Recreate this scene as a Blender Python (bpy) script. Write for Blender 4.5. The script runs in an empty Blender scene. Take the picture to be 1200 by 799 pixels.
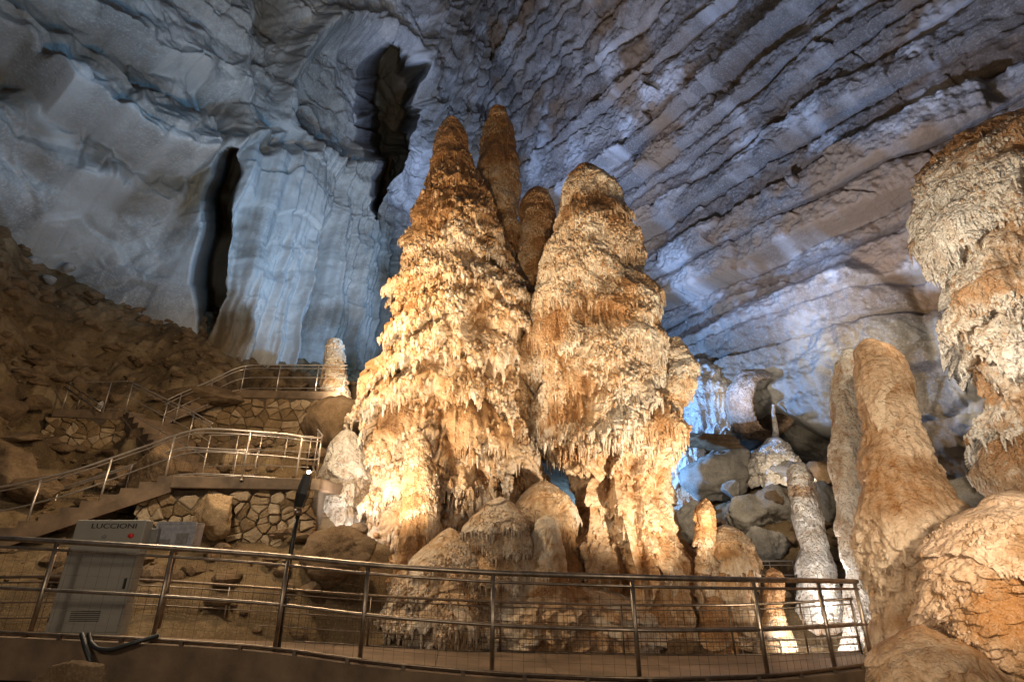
import bpy, math, random
import numpy as np
from mathutils import Vector
from concurrent.futures import ThreadPoolExecutor
random.seed(7)
RNG = np.random.default_rng(11)
S = bpy.context.scene
COL = S.collection
f32 = np.float32
# ------------------------------------------------------------------ camera geometry
PITCH = math.radians(21.8); CP, SP = math.cos(PITCH), math.sin(PITCH)
EYE = 1.4; FPX = 600.0
def P(px, py, Y):
    u = (px-600)/FPX; v = (399.5-py)/FPX
    t = Y/(CP-v*SP)
    return Vector((u*t, Y, EYE+(SP+v*CP)*t))
def PZ(px, py, z):
    u = (px-600)/FPX; v = (399.5-py)/FPX
    t = (z-EYE)/(SP+v*CP)
    return Vector((u*t, (CP-v*SP)*t, z))
def proj(x, y, z):
    zc = np.maximum(y*CP+(z-EYE)*SP, .05); yc = -y*SP+(z-EYE)*CP
    return 600+FPX*x/zc, 399.5-FPX*yc/zc
# ------------------------------------------------------------------ noise (vectorised)
POOL = ThreadPoolExecutor(4)
def chunked(fn, *arrs):
    n = arrs[0].size
    if n < 60000: return fn(*arrs)
    cs = max(40000, n//16+1)
    sl = [slice(i, min(n, i+cs)) for i in range(0, n, cs)]
    return np.concatenate(list(POOL.map(lambda s: fn(*[a[s] for a in arrs]), sl)))
def _hash(ix, iy, iz, seed):
    h = (ix.astype(np.uint32)*np.uint32(374761393) + iy.astype(np.uint32)*np.uint32(668265263)
         + iz.astype(np.uint32)*np.uint32(2147483647-58) + np.uint32((seed*974711+12345) & 0xffffffff))
    h ^= h >> np.uint32(13); h *= np.uint32(1274126177); h ^= h >> np.uint32(16); h *= np.uint32(2246822519); h ^= h >> np.uint32(15)
    return h
def _perlin(x, y, z, seed):
    fx, fy, fz = np.floor(x), np.floor(y), np.floor(z)
    ix, iy, iz = fx.astype(np.int32), fy.astype(np.int32), fz.astype(np.int32)
    dx, dy, dz = (x-fx).astype(f32), (y-fy).astype(f32), (z-fz).astype(f32)
    q = lambda t: t*t*t*(t*(t*6-15)+10)
    ux, uy, uz = q(dx), q(dy), q(dz)
    out = 0
    for cx in (0, 1):
        wx = ux if cx else 1-ux
        for cy in (0, 1):
            wy = uy if cy else 1-uy
            for cz in (0, 1):
                wz = uz if cz else 1-uz
                h = _hash(ix+cx, iy+cy, iz+cz, seed)
                gx = (h & np.uint32(1023)).astype(f32)/511.5-1
                gy = ((h >> np.uint32(10)) & np.uint32(1023)).astype(f32)/511.5-1
                gz = ((h >> np.uint32(20)) & np.uint32(1023)).astype(f32)/511.5-1
                out = out + wx*wy*wz*(gx*(dx-cx)+gy*(dy-cy)+gz*(dz-cz))
    return out*1.5
def perlin(x, y, z, seed=0):
    x, y, z = np.broadcast_arrays(np.asarray(x, f32), np.asarray(y, f32), np.asarray(z, f32))
    sh = x.shape
    return chunked(lambda a, b, c: _perlin(a, b, c, seed), x.ravel(), y.ravel(), z.ravel()).reshape(sh)
def fbm(x, y, z, oct=4, seed=0, gain=.5, lac=2.03):
    a, t, s = 1., 0., 0
    for o in range(oct):
        t = t + a*perlin(x, y, z, seed+o*17); s += a
        x, y, z = x*lac+3.1, y*lac+7.7, z*lac+1.3; a *= gain
    return t/s*1.6
def _worley(x, y, z, seed):
    x = x-.5; y = y-.5; z = z-.5
    fx, fy, fz = np.floor(x), np.floor(y), np.floor(z)
    ix, iy, iz = fx.astype(np.int32), fy.astype(np.int32), fz.astype(np.int32)
    best = np.full(x.shape, 9., f32); sec = best.copy(); cid = np.zeros(x.shape, f32)
    for cx in (0, 1):
        for cy in (0, 1):
            for cz in (0, 1):
                h = _hash(ix+cx, iy+cy, iz+cz, seed)
                px = fx+cx+.5+(((h & np.uint32(1023)).astype(f32)/1023)-.5)*.8
                py = fy+cy+.5+((((h >> np.uint32(10)) & np.uint32(1023)).astype(f32)/1023)-.5)*.8
                pz = fz+cz+.5+((((h >> np.uint32(20)) & np.uint32(1023)).astype(f32)/1023)-.5)*.8
                d = np.sqrt((px-x-.5)**2+(py-y-.5)**2+(pz-z-.5)**2)
                nb = d < best
                sec = np.where(nb, best, np.minimum(sec, d))
                best = np.where(nb, d, best)
                cid = np.where(nb, (h >> np.uint32(5) & np.uint32(255)).astype(f32)/255, cid)
    return np.stack([best, sec, cid], 1)
def worley(x, y, z, seed=0):
    x, y, z = np.broadcast_arrays(np.asarray(x, f32), np.asarray(y, f32), np.asarray(z, f32))
    sh = x.shape
    r = chunked(lambda a, b, c: _worley(a, b, c, seed), x.ravel(), y.ravel(), z.ravel())
    return r[:, 0].reshape(sh), r[:, 1].reshape(sh), r[:, 2].reshape(sh)
def sstep(a, b, x):
    t = np.clip((x-a)/(b-a), 0, 1); return t*t*(3-2*t)
def pdist(px, py, pts):
    """distance in px from points to an open polyline and signed side (positive = below the line)"""
    best = np.full(px.shape, 1e9, f32); side = np.zeros(px.shape, f32)
    for (ax, ay), (bx, by) in zip(pts[:-1], pts[1:]):
        dx, dy = bx-ax, by-ay; L = dx*dx+dy*dy
        t = np.clip(((px-ax)*dx+(py-ay)*dy)/L, 0, 1)
        d = np.hypot(px-(ax+t*dx), py-(ay+t*dy))
        c = (dx*(py-ay)-dy*(px-ax))
        m = d < best
        side = np.where(m, np.sign(c), side); best = np.where(m, d, best)
    return best, side
# ------------------------------------------------------------------ mesh helpers
def mesh_from(name, V, F, attrs=None, smooth=True):
    """V (n,3); F (m,4) or (m,3) int array or list of arrays"""
    me = bpy.data.meshes.new(name)
    V = np.ascontiguousarray(V, f32)
    Fs = F if isinstance(F, list) else [F]
    Fs = [np.asarray(f, np.int32) for f in Fs if len(f)]
    nl = sum(f.size for f in Fs); nf = sum(len(f) for f in Fs)
    me.vertices.add(len(V)); me.vertices.foreach_set('co', V.ravel())
    me.loops.add(nl); me.loops.foreach_set('vertex_index', np.concatenate([f.ravel() for f in Fs]))
    me.polygons.add(nf)
    tot = np.concatenate([np.full(len(f), f.shape[1], np.int32) for f in Fs])
    st = np.concatenate([[0], np.cumsum(tot)[:-1]]).astype(np.int32)
    me.polygons.foreach_set('loop_start', st)
    me.update(calc_edges=True)
    me.polygons.foreach_set('use_smooth', np.full(nf, smooth, bool))
    for k, a in (attrs or {}).items():
        at = me.attributes.new(k, 'FLOAT', 'POINT'); at.data.foreach_set('value', np.ascontiguousarray(a, f32).ravel())
    me.validate(); me.update()
    return me
def link(name, me, mat, parent=None, origin=None):
    """link one mesh object; the mesh is in world coordinates (or parent's) and is moved to its origin"""
    o = bpy.data.objects.new(name, me)
    if origin is not None:
        off = np.array(origin, f32)
        co = np.empty(len(me.vertices)*3, f32); me.vertices.foreach_get('co', co)
        co = co.reshape(-1, 3)-off; me.vertices.foreach_set('co', co.ravel()); me.update()
        o.location = origin
    if mat: me.materials.append(mat)
    COL.objects.link(o)
    if parent: o.parent = parent
    return o
def tag(o, label=None, cat=None, group=None, kind=None):
    if label: o['label'] = label
    if cat: o['category'] = cat
    if group: o['group'] = group
    if kind: o['kind'] = kind
    return o
def empty(name, loc, label, cat, group=None):
    o = bpy.data.objects.new(name, None); o.empty_display_size = .2
    o.location = loc; COL.objects.link(o)
    return tag(o, label, cat, group)
def grid_faces(nr, nc, wrap=False):
    r = np.arange(nr-1)[:, None]; c = np.arange(nc if wrap else nc-1)[None, :]
    c2 = (c+1) % nc
    return np.stack([r*nc+c, r*nc+c2, (r+1)*nc+c2, (r+1)*nc+c], -1).reshape(-1, 4)
class MB:
    def __init__(s): s.v = []; s.q = []; s.t = []; s.n = 0
    def add(s, V, F):
        V = np.asarray(V, f32); F = np.asarray(F, np.int32)
        (s.q if F.shape[1] == 4 else s.t).append(F+s.n); s.v.append(V); s.n += len(V); return s
    def box(s, x0, x1, y0, y1, z0, z1, M=None):
        V = np.array([(x, y, z) for z in (z0, z1) for y in (y0, y1) for x in (x0, x1)], f32)
        if M is not None: V = np.array([M @ Vector(v) for v in V], f32)
        return s.add(V, [(0, 2, 3, 1), (4, 5, 7, 6), (0, 1, 5, 4), (2, 6, 7, 3), (0, 4, 6, 2), (1, 3, 7, 5)])
    def bbox8(s, V8): # 8 corner points, bottom ring then top ring
        return s.add(V8, [(3, 2, 1, 0), (4, 5, 6, 7), (0, 1, 5, 4), (1, 2, 6, 5), (2, 3, 7, 6), (3, 0, 4, 7)])
    def tube(s, pts, r, n=8, cap=True):
        pts = np.asarray([tuple(p) for p in pts], float); m = len(pts)
        T = np.gradient(pts, axis=0); T /= np.linalg.norm(T, axis=1)[:, None]+1e-9
        up = np.array([0, 0, 1.]) if abs(T[0][2]) < .9 else np.array([1., 0, 0])
        rr = np.full(m, r) if np.isscalar(r) else np.asarray(r, float)
        a = np.arange(n)/n*2*math.pi; V = []
        for i in range(m):
            A = np.cross(T[i], up); A /= np.linalg.norm(A)+1e-9; B = np.cross(A, T[i])
            V.append(pts[i]+rr[i]*(np.cos(a)[:, None]*A+np.sin(a)[:, None]*B))
        V = np.concatenate(V); s.add(V, grid_faces(m, n, True))
        if cap:
            b = s.n-len(V)
            s.v.append(np.array([pts[0], pts[-1]], f32)); c0, c1 = s.n, s.n+1; s.n += 2
            k = np.arange(n); k2 = (k+1) % n
            s.t.append(np.stack([np.full(n, c0), b+k2, b+k], 1)); e = b+(m-1)*n
            s.t.append(np.stack([np.full(n, c1), e+k, e+k2], 1))
        return s
    def mesh(s, name, smooth=False):
        F = []
        if s.q: F.append(np.concatenate(s.q))
        if s.t: F.append(np.concatenate(s.t))
        return mesh_from(name, np.concatenate(s.v), F, smooth=smooth)
def lpts(o): return Vector(o.location)
# ------------------------------------------------------------------ materials
def mat_new(name):
    m = bpy.data.materials.new(name); m.use_nodes = True
    nt = m.node_tree; b = nt.nodes['Principled BSDF']
    return m, nt, b
def nd(nt, t, **kw):
    n = nt.nodes.new(t)
    for k, v in kw.items():
        if k.startswith('i_'):
            key = k[2:]; key = int(key) if key.isdigit() else key.replace('_', ' ')
            n.inputs[key].default_value = v
        else: setattr(n, k, v)
    return n
def mixc(nt, fac, a, b, blend='MIX'):
    n = nt.nodes.new('ShaderNodeMix'); n.data_type = 'RGBA'; n.blend_type = blend
    for sock, val in ((n.inputs['Factor'], fac), (n.inputs[6], a), (n.inputs[7], b)):
        if hasattr(val, 'is_output'): nt.links.new(val, sock)
        else: sock.default_value = val if not isinstance(val, tuple) else (*val, 1)
    return n.outputs[2]
def noise(nt, scale, detail=4, rough=.55, vec=None, dist=0):
    n = nd(nt, 'ShaderNodeTexNoise', i_Scale=scale, i_Detail=detail, i_Roughness=rough, i_Distortion=dist)
    if vec is not None: nt.links.new(vec, n.inputs['Vector'])
    return n.outputs['Fac']
def ramp(nt, fac, stops):
    r = nt.nodes.new('ShaderNodeValToRGB'); nt.links.new(fac, r.inputs[0])
    e = r.color_ramp.elements
    while len(e) < len(stops): e.new(.5)
    for el, (p, c) in zip(e, stops):
        el.position = p; el.color = (c, c, c, 1) if np.isscalar(c) else (*c, 1)
    return r.outputs[0]
def bump(nt, bsdf, hs, dist=.02, strength=.6, prev=None):
    b = nd(nt, 'ShaderNodeBump', i_Strength=strength, i_Distance=dist)
    nt.links.new(hs, b.inputs['Height'])
    if prev is not None: nt.links.new(prev, b.inputs['Normal'])
    nt.links.new(b.outputs[0], bsdf.inputs['Normal']); return b.outputs[0]
def objvec(nt, scale=(1, 1, 1)):
    tc = nt.nodes.new('ShaderNodeTexCoord'); mp = nd(nt, 'ShaderNodeMapping'); mp.inputs['Scale'].default_value = scale
    nt.links.new(tc.outputs['Object'], mp.inputs['Vector']); return mp.outputs[0]
def attr(nt, name):
    a = nd(nt, 'ShaderNodeAttribute', attribute_name=name); return a.outputs['Fac']
def calcite(name, brown, cream, white, rough=.5, stain=(.30, .13, .035), bscale=1., streak=True, kscale=1., knob=.8):
    """cave calcite: ochre substrate, cream crust and whiter crystal tips chosen by the 'tone' attribute"""
    m, nt, b = mat_new(name)
    v = objvec(nt)
    tone = attr(nt, 'tone')
    n1 = noise(nt, 9, 5, .6, v); n2 = noise(nt, 2.2, 4, .6, v); n3 = noise(nt, 42, 3, .6, v)
    ad = nd(nt, 'ShaderNodeMath', operation='MULTIPLY_ADD'); nt.links.new(n1, ad.inputs[0]); ad.inputs[1].default_value = .5; nt.links.new(tone, ad.inputs[2])
    sb = nd(nt, 'ShaderNodeMath', operation='SUBTRACT'); nt.links.new(ad.outputs[0], sb.inputs[0]); sb.inputs[1].default_value = .25
    r = nt.nodes.new('ShaderNodeValToRGB'); nt.links.new(sb.outputs[0], r.inputs[0])
    e = r.color_ramp.elements; e.new(.5); e.new(.3)
    for el, (p, c) in zip(e, ((.08, stain), (.32, brown), (.6, cream), (.95, white))): el.position = p; el.color = (*c, 1)
    c = r.outputs[0]
    vs = objvec(nt, (5, 5, .6)); st = ramp(nt, noise(nt, 1.6, 4, .6, vs), ((.5, 0.), (.72, .45)))
    c = mixc(nt, st, c, stain) if streak else c
    c = mixc(nt, ramp(nt, n2, ((.35, .0), (.8, .35))), c, tuple(x*.75 for x in brown))
    c = mixc(nt, ramp(nt, n3, ((.5, 0.), (.8, .3))), c, tuple(min(1, x*1.15) for x in white))
    nt.links.new(c, b.inputs['Base Color'])
    b.inputs['Roughness'].default_value = rough
    b.inputs['Specular IOR Level'].default_value = .35
    p = bump(nt, b, noise(nt, 30*bscale, 6, .7, v), .05, .85)
    wv = nd(nt, 'ShaderNodeVectorMath', operation='ADD'); nz_ = nd(nt, 'ShaderNodeTexNoise', i_Scale=5.); nt.links.new(v, nz_.inputs['Vector'])
    sc_ = nd(nt, 'ShaderNodeVectorMath', operation='SCALE'); sc_.inputs['Scale'].default_value = .16; nt.links.new(nz_.outputs['Color'], sc_.inputs[0])
    nt.links.new(v, wv.inputs[0]); nt.links.new(sc_.outputs[0], wv.inputs[1])
    mp = nd(nt, 'ShaderNodeMapping'); mp.inputs['Scale'].default_value = (1, 1, .8); nt.links.new(wv.outputs[0], mp.inputs['Vector'])
    for scl, dst in ((11*kscale, .075), (26*kscale, .035)):
        vo = nd(nt, 'ShaderNodeTexVoronoi', feature='F1', i_Scale=scl); nt.links.new(mp.outputs[0], vo.inputs['Vector'])
        iv = nd(nt, 'ShaderNodeMath', operation='MULTIPLY'); nt.links.new(vo.outputs['Distance'], iv.inputs[0]); iv.inputs[1].default_value = -1
        p = bump(nt, b, iv.outputs[0], dst, knob, p)
    bump(nt, b, noise(nt, 130*bscale, 3, .6, v), .012, .5, p)
    return m
def rock(name, cols, scale=1., rough=.75, bdist=.12, spec=.25, attrmix=True, tints=()):
    """limestone: cols = (dark, mid, light); 'tone' attribute shifts towards light, 'rust' towards brown"""
    m, nt, b = mat_new(name)
    v = objvec(nt)
    n1 = noise(nt, .55*scale, 6, .6, v, .4); n2 = noise(nt, 3.1*scale, 6, .65, v); n3 = noise(nt, 14*scale, 4, .6, v)
    if attrmix:
        ad = nd(nt, 'ShaderNodeMath', operation='ADD'); nt.links.new(n1, ad.inputs[0]); nt.links.new(attr(nt, 'tone'), ad.inputs[1]); f = ad.outputs[0]
    else: f = n1
    r = nt.nodes.new('ShaderNodeValToRGB'); nt.links.new(f, r.inputs[0]); e = r.color_ramp.elements; e.new(.5)
    for el, (p, c) in zip(e, ((.3, cols[0]), (.52, cols[1]), (.78, cols[2]))): el.position = p; el.color = (*c, 1)
    c = r.outputs[0]
    c = mixc(nt, ramp(nt, n2, ((.42, 0.), (.68, .6))), c, tuple(x*.6 for x in cols[1]))
    c = mixc(nt, ramp(nt, n3, ((.5, 0.), (.75, .45))), c, tuple(min(1, x*1.35) for x in cols[2]))
    for fac_name, col in tints:
        c = mixc(nt, attr(nt, fac_name), c, col)
    nt.links.new(c, b.inputs['Base Color']); b.inputs['Roughness'].default_value = rough; b.inputs['Specular IOR Level'].default_value = spec
    p = bump(nt, b, noise(nt, 5*scale, 8, .68, v), bdist, .7)
    q = bump(nt, b, noise(nt, 24*scale, 5, .7, v), bdist*.4, .8, p)
    bump(nt, b, noise(nt, 90*scale, 3, .7, v), bdist*.12, .6, q)
    return m
def simple(name, col, rough=.5, metal=0., nscale=20, var=.25, bd=.0, spec=.5):
    m, nt, b = mat_new(name); v = objvec(nt)
    c = mixc(nt, ramp(nt, noise(nt, nscale, 5, .6, v), ((.35, 0.), (.75, 1.))), tuple(x*(1-var) for x in col), tuple(min(1, x*(1+var)) for x in col))
    nt.links.new(c, b.inputs['Base Color']); b.inputs['Metallic'].default_value = metal
    rr = nd(nt, 'ShaderNodeMapRange'); nt.links.new(noise(nt, nscale*.6, 4, .6, v), rr.inputs[0]); rr.inputs[3].default_value = max(0, rough-.12); rr.inputs[4].default_value = rough+.12
    nt.links.new(rr.outputs[0], b.inputs['Roughness']); b.inputs['Specular IOR Level'].default_value = spec
    if bd: bump(nt, b, noise(nt, nscale*2.5, 5, .65, v), bd, .6)
    return m
def emis(name, col, st):
    m, nt, b = mat_new(name); b.inputs['Base Color'].default_value = (*col, 1)
    b.inputs['Emission Color'].default_value = (*col, 1); b.inputs['Emission Strength'].default_value = st
    return m
M = {}
M['gold'] = calcite('golden_calcite', (.43, .225, .085), (.66, .45, .26), (.83, .72, .58), stain=(.28, .13, .045), knob=.5)
M['pale'] = calcite('pale_calcite', (.46, .24, .095), (.73, .53, .34), (.87, .79, .66), knob=.5)
M['white'] = calcite('white_calcite', (.5, .33, .2), (.80, .74, .66), (.9, .88, .85), stain=(.4, .2, .08))
M['tan'] = calcite('tan_calcite', (.46, .29, .165), (.65, .47, .32), (.78, .63, .47), streak=False, bscale=.8, knob=.45)
M['dome'] = calcite('pinkish_white_calcite', (.40, .26, .17), (.72, .60, .52), (.86, .80, .76), stain=(.07, .04, .022))  # stain colour here is painted shade for the inside of the mouth
M['dun'] = calcite('dun_rock', (.24, .16, .09), (.42, .36, .29), (.58, .54, .48), stain=(.16, .095, .045))
M['olive'] = calcite('olive_calcite', (.15, .10, .045), (.25, .17, .085), (.36, .26, .15), stain=(.09, .06, .028))
M['pink'] = calcite('pinkish_flowstone', (.33, .19, .09), (.56, .38, .245), (.70, .52, .38), bscale=.7, knob=.5)
M['wallr'] = rock('layered_limestone', ((.13, .115, .10), (.25, .23, .205), (.42, .40, .37)), tints=(('rust_shade', (.20, .125, .065)), ('lime', (.50, .50, .49))))
M['walll'] = rock('smooth_limestone', ((.20, .20, .19), (.36, .365, .36), (.52, .53, .53)), scale=.8, bdist=.06, tints=(('rust_shade', (.13, .095, .055)), ('lime', (.46, .47, .47))), rough=.6)
M['soil'] = rock('cave_soil', ((.07, .045, .022), (.15, .10, .05), (.26, .19, .11)), scale=2., rough=.9, bdist=.05, attrmix=True)
M['boulder'] = rock('brown_boulder_stone', ((.10, .06, .03), (.19, .125, .07), (.30, .215, .14)), scale=3, attrmix=False, bdist=.07, rough=.85, spec=.15)
M['grey_boulder'] = rock('grey_boulder_stone', ((.19, .17, .14), (.33, .30, .255), (.46, .43, .38)), scale=2.2, attrmix=False, bdist=.09, rough=.9, spec=.1)
M['white_stone'] = rock('white_stone', ((.30, .28, .26), (.46, .44, .42), (.6, .6, .6)), scale=4, attrmix=False, bdist=.12, rough=.85)
M['walls'] = rock('building_stone', ((.16, .10, .045), (.30, .20, .105), (.44, .33, .21)), scale=2.4, attrmix=True, bdist=.03)
M['mortar'] = simple('dark_mortar', (.09, .065, .04), .95, nscale=12, bd=.03)
M['concrete'] = simple('brown_concrete', (.15, .098, .058), .8, nscale=1.7, var=.5, bd=.02)
M['deckfloor'] = simple('worn_deck_concrete', (.19, .13, .085), .55, nscale=1.3, var=.5, bd=.012)
M['steel'] = simple('brushed_steel', (.33, .27, .215), .4, 1., nscale=9, var=.35)
M['steel2'] = simple('dull_steel', (.26, .2, .15), .42, 1., nscale=14, var=.25)
M['pale_steel'] = simple('pale_steel', (.50, .43, .36), .38, .75, nscale=12, var=.2)
M['wire'] = simple('thin_wire', (.10, .075, .055), .85, .1, spec=.1)
M['cab'] = simple('grey_painted_metal', (.27, .255, .22), .5, 0, nscale=3, var=.06)
M['cabside'] = simple('grey_box_plastic', (.22, .21, .20), .5)
M['black'] = simple('black_plastic', (.012, .012, .012), .45)
M['blackm'] = simple('black_metal', (.02, .018, .016), .4, .3)
M['red'] = simple('red_plastic', (.6, .02, .02), .4)
M['acryl'] = simple('milky_acrylic', (.36, .36, .39), .3)
M['lens'] = emis('lamp_lens', (1., .86, .6), 5.)
M['lensw'] = emis('white_lamp_lens', (.92, .95, 1.), 40.)
def ico(n):
    import bmesh
    bm = bmesh.new(); bmesh.ops.create_icosphere(bm, subdivisions=n, radius=1)
    V = np.array([v.co[:] for v in bm.verts]); F = np.array([[v.index for v in f.verts] for f in bm.faces]); bm.free(); return V, F
ICO = {n: ico(n) for n in (1, 2, 3, 5)}
ICO2 = ICO[2]
# ------------------------------------------------------------------ calcite formations
def formation(name, label, cat, rows, Y0, nz=300, nth=300, seed=1, ky=.9, mat='gold', big=.22, bigf=.45,
              tier=1.2, tamp=.22, droop=.30, pop=.11, popf=3.2, pop2=.035, pop2f=9.5, flute=None, flamp=.2,
              tone0=.45, topbrown=None, drips=0, dlen=(.1, .35), drad=(.018, .04), leany=0., shrink=.95, group=None, popmask=None, cap=.35, scal=0.0, lump=.0, lumpf=1.15, pops=0, prad=(.03, .085), rib=1.):
    rows = sorted(rows, key=lambda r: -r[0])
    zs, cx, rr = [], [], []
    for py, xl, xr in rows:
        a = P(xl, py, Y0); b = P(xr, py, Y0)
        zs.append(a.z); cx.append((a.x+b.x)/2); rr.append((b.x-a.x)/2*shrink)
    zs, cx, rr = map(np.array, (zs, cx, rr))
    z0, z1 = zs[0]-.5, zs[-1]
    H = z1-z0
    ncap = max(10, nz//22)
    zz = np.concatenate([np.linspace(z0, z1, nz-ncap), z1+cap*rr[-1]*np.sin(np.linspace(0, math.pi/2, ncap+1)[1:])])
    R = np.interp(zz, zs, rr); CX = np.interp(zz, zs, cx)
    k5 = np.ones(9)/9
    pad = lambda a: np.convolve(np.pad(a, 4, 'edge'), k5, 'valid')
    R, CX = pad(R), pad(CX)
    fade = np.ones(nz)
    R[-ncap:] = rr[-1]*np.cos(np.linspace(0, math.pi/2, ncap+1)[1:])
    fade = np.minimum(1, R/(rr[-1]*.9+1e-6))
    w = np.linspace(-1, 1, nth, endpoint=False)
    th = -math.pi/2+math.pi*(.62*w+.38*w**3)
    TH, Z = np.meshgrid(th, zz); Rg = R[:, None]; FD = fade[:, None]
    ct, st_ = np.cos(TH), np.sin(TH)
    ay = Y0+leany*(zz-z0)/H
    X = CX[:, None]+Rg*ct; Yg = ay[:, None]+Rg*ky*st_
    sc = np.clip(Rg/1.2, .25, 1.)            # small pieces get small relief
    b_ = fbm(X*bigf, Yg*bigf, Z*bigf, 4, seed)*big*2
    ph = Z/tier+1.6*perlin(X*.33, Yg*.33, Z*.2, seed+3)+.55*perlin(X*1.3, Yg*1.3, Z*.8, seed+4)
    K = np.floor(ph); f = ph-K
    mt = (1 if popmask is None else (.25+.75*popmask(zz)[:, None]))*sstep(-.35, .35, perlin(X*.55+K*13.7, Yg*.55, K*5.3, seed+5))
    tb = tamp*mt*((1-f)**.7-.45)
    fing = perlin(X*6.5, Yg*6.5, K*3.1+Z*.25, seed+6); fing2 = perlin(X*15, Yg*15, K*3.1+Z*.4, seed+16)
    lip = np.exp(-f/.13)*mt
    pm = sstep(-.16, .14, fbm(X*.42, Yg*.42, Z*.62, 3, seed+7)+.07+.25*(f < .35)*mt)
    if popmask is not None: pm = pm*popmask(zz)[:, None]
    wx = .25*perlin(X*2.2, Yg*2.2, Z*2.2, seed+21)
    F1, F2, cid = worley((X+wx)*popf, Yg*popf, (Z+wx)*popf*.8, seed+8)
    dome = np.clip(1-F1*F1*1.35, 0, 1)
    G1, G2, _ = worley(X*pop2f, Yg*pop2f, Z*pop2f*.8, seed+9)
    d2 = np.clip(1-G1*G1*1.35, 0, 1)
    fl = 0; flm = 0
    if flute is not None:
        fm = flute(zz)[:, None]; flm = fm
        wz = .35*perlin(X*.9, Yg*.9, Z*.9, seed+10); a1 = perlin(X*2.0+wz, Yg*2.0, Z*.3, seed+11); a2 = perlin(X*4.6, Yg*4.6+wz, Z*.6, seed+12)
        fl = fm*flamp*((1-np.abs(a1)*2.4)+.4*(1-np.abs(a2)*2.2)-.5)
    rib = rib*(1-pm)*(.10*(1-np.abs(perlin(X*3.2, Yg*3.2, Z*.4, seed+51))*2.4)+.05*(1-np.abs(perlin(X*7, Yg*7, Z*.9, seed+52))*2.4))
    fl = fl+rib
    sl = 0
    if scal: # overlapping drooping micro-scales
        H1, H2, _ = worley(X*5.5+.6*wx, Yg*5.5, Z*13, seed+31)
        sl = np.clip(1-H1*H1*1.3, 0, 1)*(.55+.45*sstep(-.3, .3, perlin(X*1.2, Yg*1.2, Z*1.2, seed+32)))
    lm = 0
    if lump:
        J1, J2, _ = worley(X*lumpf+wx*1.2, Yg*lumpf, (Z+wx)*lumpf*.9, seed+33)
        lm = np.clip(1-J1*J1*1.5, 0, 1)*(popmask(zz)[:, None] if popmask is not None else 1)
    d = (b_+(tb+pm*pop*(dome-.5)+pop2*(.35+.65*pm)*(d2-.5)+fl+scal*sl+lump*(lm-.5)))*sc*FD + .03*fbm(X*3, Yg*3, Z*3, 3, seed+13)*FD
    X = X+d*ct; Yg = Yg+d*st_
    Z = Z-(droop*lip*np.clip(.35+.9*fing+.5*fing2, 0, 1.4)+pm*pop*.9*dome+scal*1.1*sl+lump*.8*lm)*sc*FD
    tn = tone0+.22*(lm-.5)*(lump > 0)+.30*(dome-.5)*pm+.22*(d2-.5)+.55*lip*.4+.35*(pm-.5)+.25*perlin(X*.8, Yg*.8, Z*.8, seed+14)
    if topbrown is not None: tn = tn-topbrown(zz)[:, None]
    tn = tn+.25*np.clip(fl, -.5, .5)
    V = np.stack([X, Yg, Z], -1).reshape(-1, 3); Fq = grid_faces(nz, nth, True)
    tn = np.broadcast_to(tn, TH.shape).reshape(-1).astype(f32)
    Fl = [Fq]; Vl = [V]; Tl = [tn]; nv = len(V)
    if drips or pops:
        G = V.reshape(nz, nth, 3)
        dt = np.roll(G, -1, 1)-np.roll(G, 1, 1); dv = np.gradient(G, axis=0)
        N = np.cross(dt, dv); N /= np.linalg.norm(N, axis=2)[..., None]+1e-9
        nv2 = 0
        inw = np.concatenate([-N[..., :2], 0*N[..., :1]], 2)
        cand = (N[..., 2] < -.05)*(st_ < .55)*(Rg > .15)*np.clip(.15-N[..., 2], .1, .9)*(.3+mt)*(np.linalg.norm(dt, axis=2))
        cand = cand*np.clip(1-flm, .04, 1); cand[-ncap:] = 0; cand[:3] = 0
        if pops:
            cl = sstep(.06, .24, fbm(X*1.5, Yg*1.5, Z*2.1, 3, seed+41)+.3*lip*mt+.22*(lm-.4)*(lump > 0))*pm
            w_ = (cl+.006)*(st_ < .5)*(Rg > .12)*np.linalg.norm(dt, axis=2)*(N[..., 2] < .8)*np.clip(1-flm, .05, 1); w_[-ncap:] *= .1; w_[:3] = 0
            w_ = w_.ravel(); w_ = w_/w_.sum(); r_ = np.random.default_rng(seed+99)
            idx = r_.choice(len(w_), size=pops, p=w_)
            IV, IF = ICO[1]; m = len(IV)
            rd = r_.uniform(0, 1, pops)**1.6*(prad[1]-prad[0])+prad[0]; rd = rd*np.clip(np.broadcast_to(sc, TH.shape).ravel()[idx]*1.1, .45, 1)
            Nn = N.reshape(-1, 3)[idx]; c0 = V[idx]+Nn*(rd*.35)[:, None]
            scl = np.stack([r_.uniform(.8, 1.25, pops), r_.uniform(.8, 1.25, pops), r_.uniform(1.0, 2.4, pops)], 1)*rd[:, None]
            VV = c0[:, None, :]+IV[None]*scl[:, None, :]*(1+.22*r_.standard_normal((pops, m, 1)).clip(-1.5, 1.5))
            Fl.append((IF[None]+(np.arange(pops)*m+nv)[:, None, None]).reshape(-1, 3)); Vl.append(VV.reshape(-1, 3)); nv += pops*m
            Tl.append(np.repeat(np.clip(tn[idx]*.4+.36+r_.normal(0, .2, pops), .05, 1.1), m))
        if not drips: cand[:] = 1; drips = 1
        pr = cand.ravel(); pr = pr/pr.sum()
        r_ = np.random.default_rng(seed)
        idx = r_.choice(len(pr), size=drips, p=pr, replace=True)
        base = V[idx]; scd = np.broadcast_to(sc, TH.shape).ravel()[idx]
        L = (r_.uniform(dlen[0], dlen[1], drips)*r_.uniform(.4, 1.0, drips))*np.clip(scd*1.2, .3, 1); rad = r_.uniform(drad[0], drad[1], drips)*np.clip(scd*1.2, .45, 1)
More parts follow.
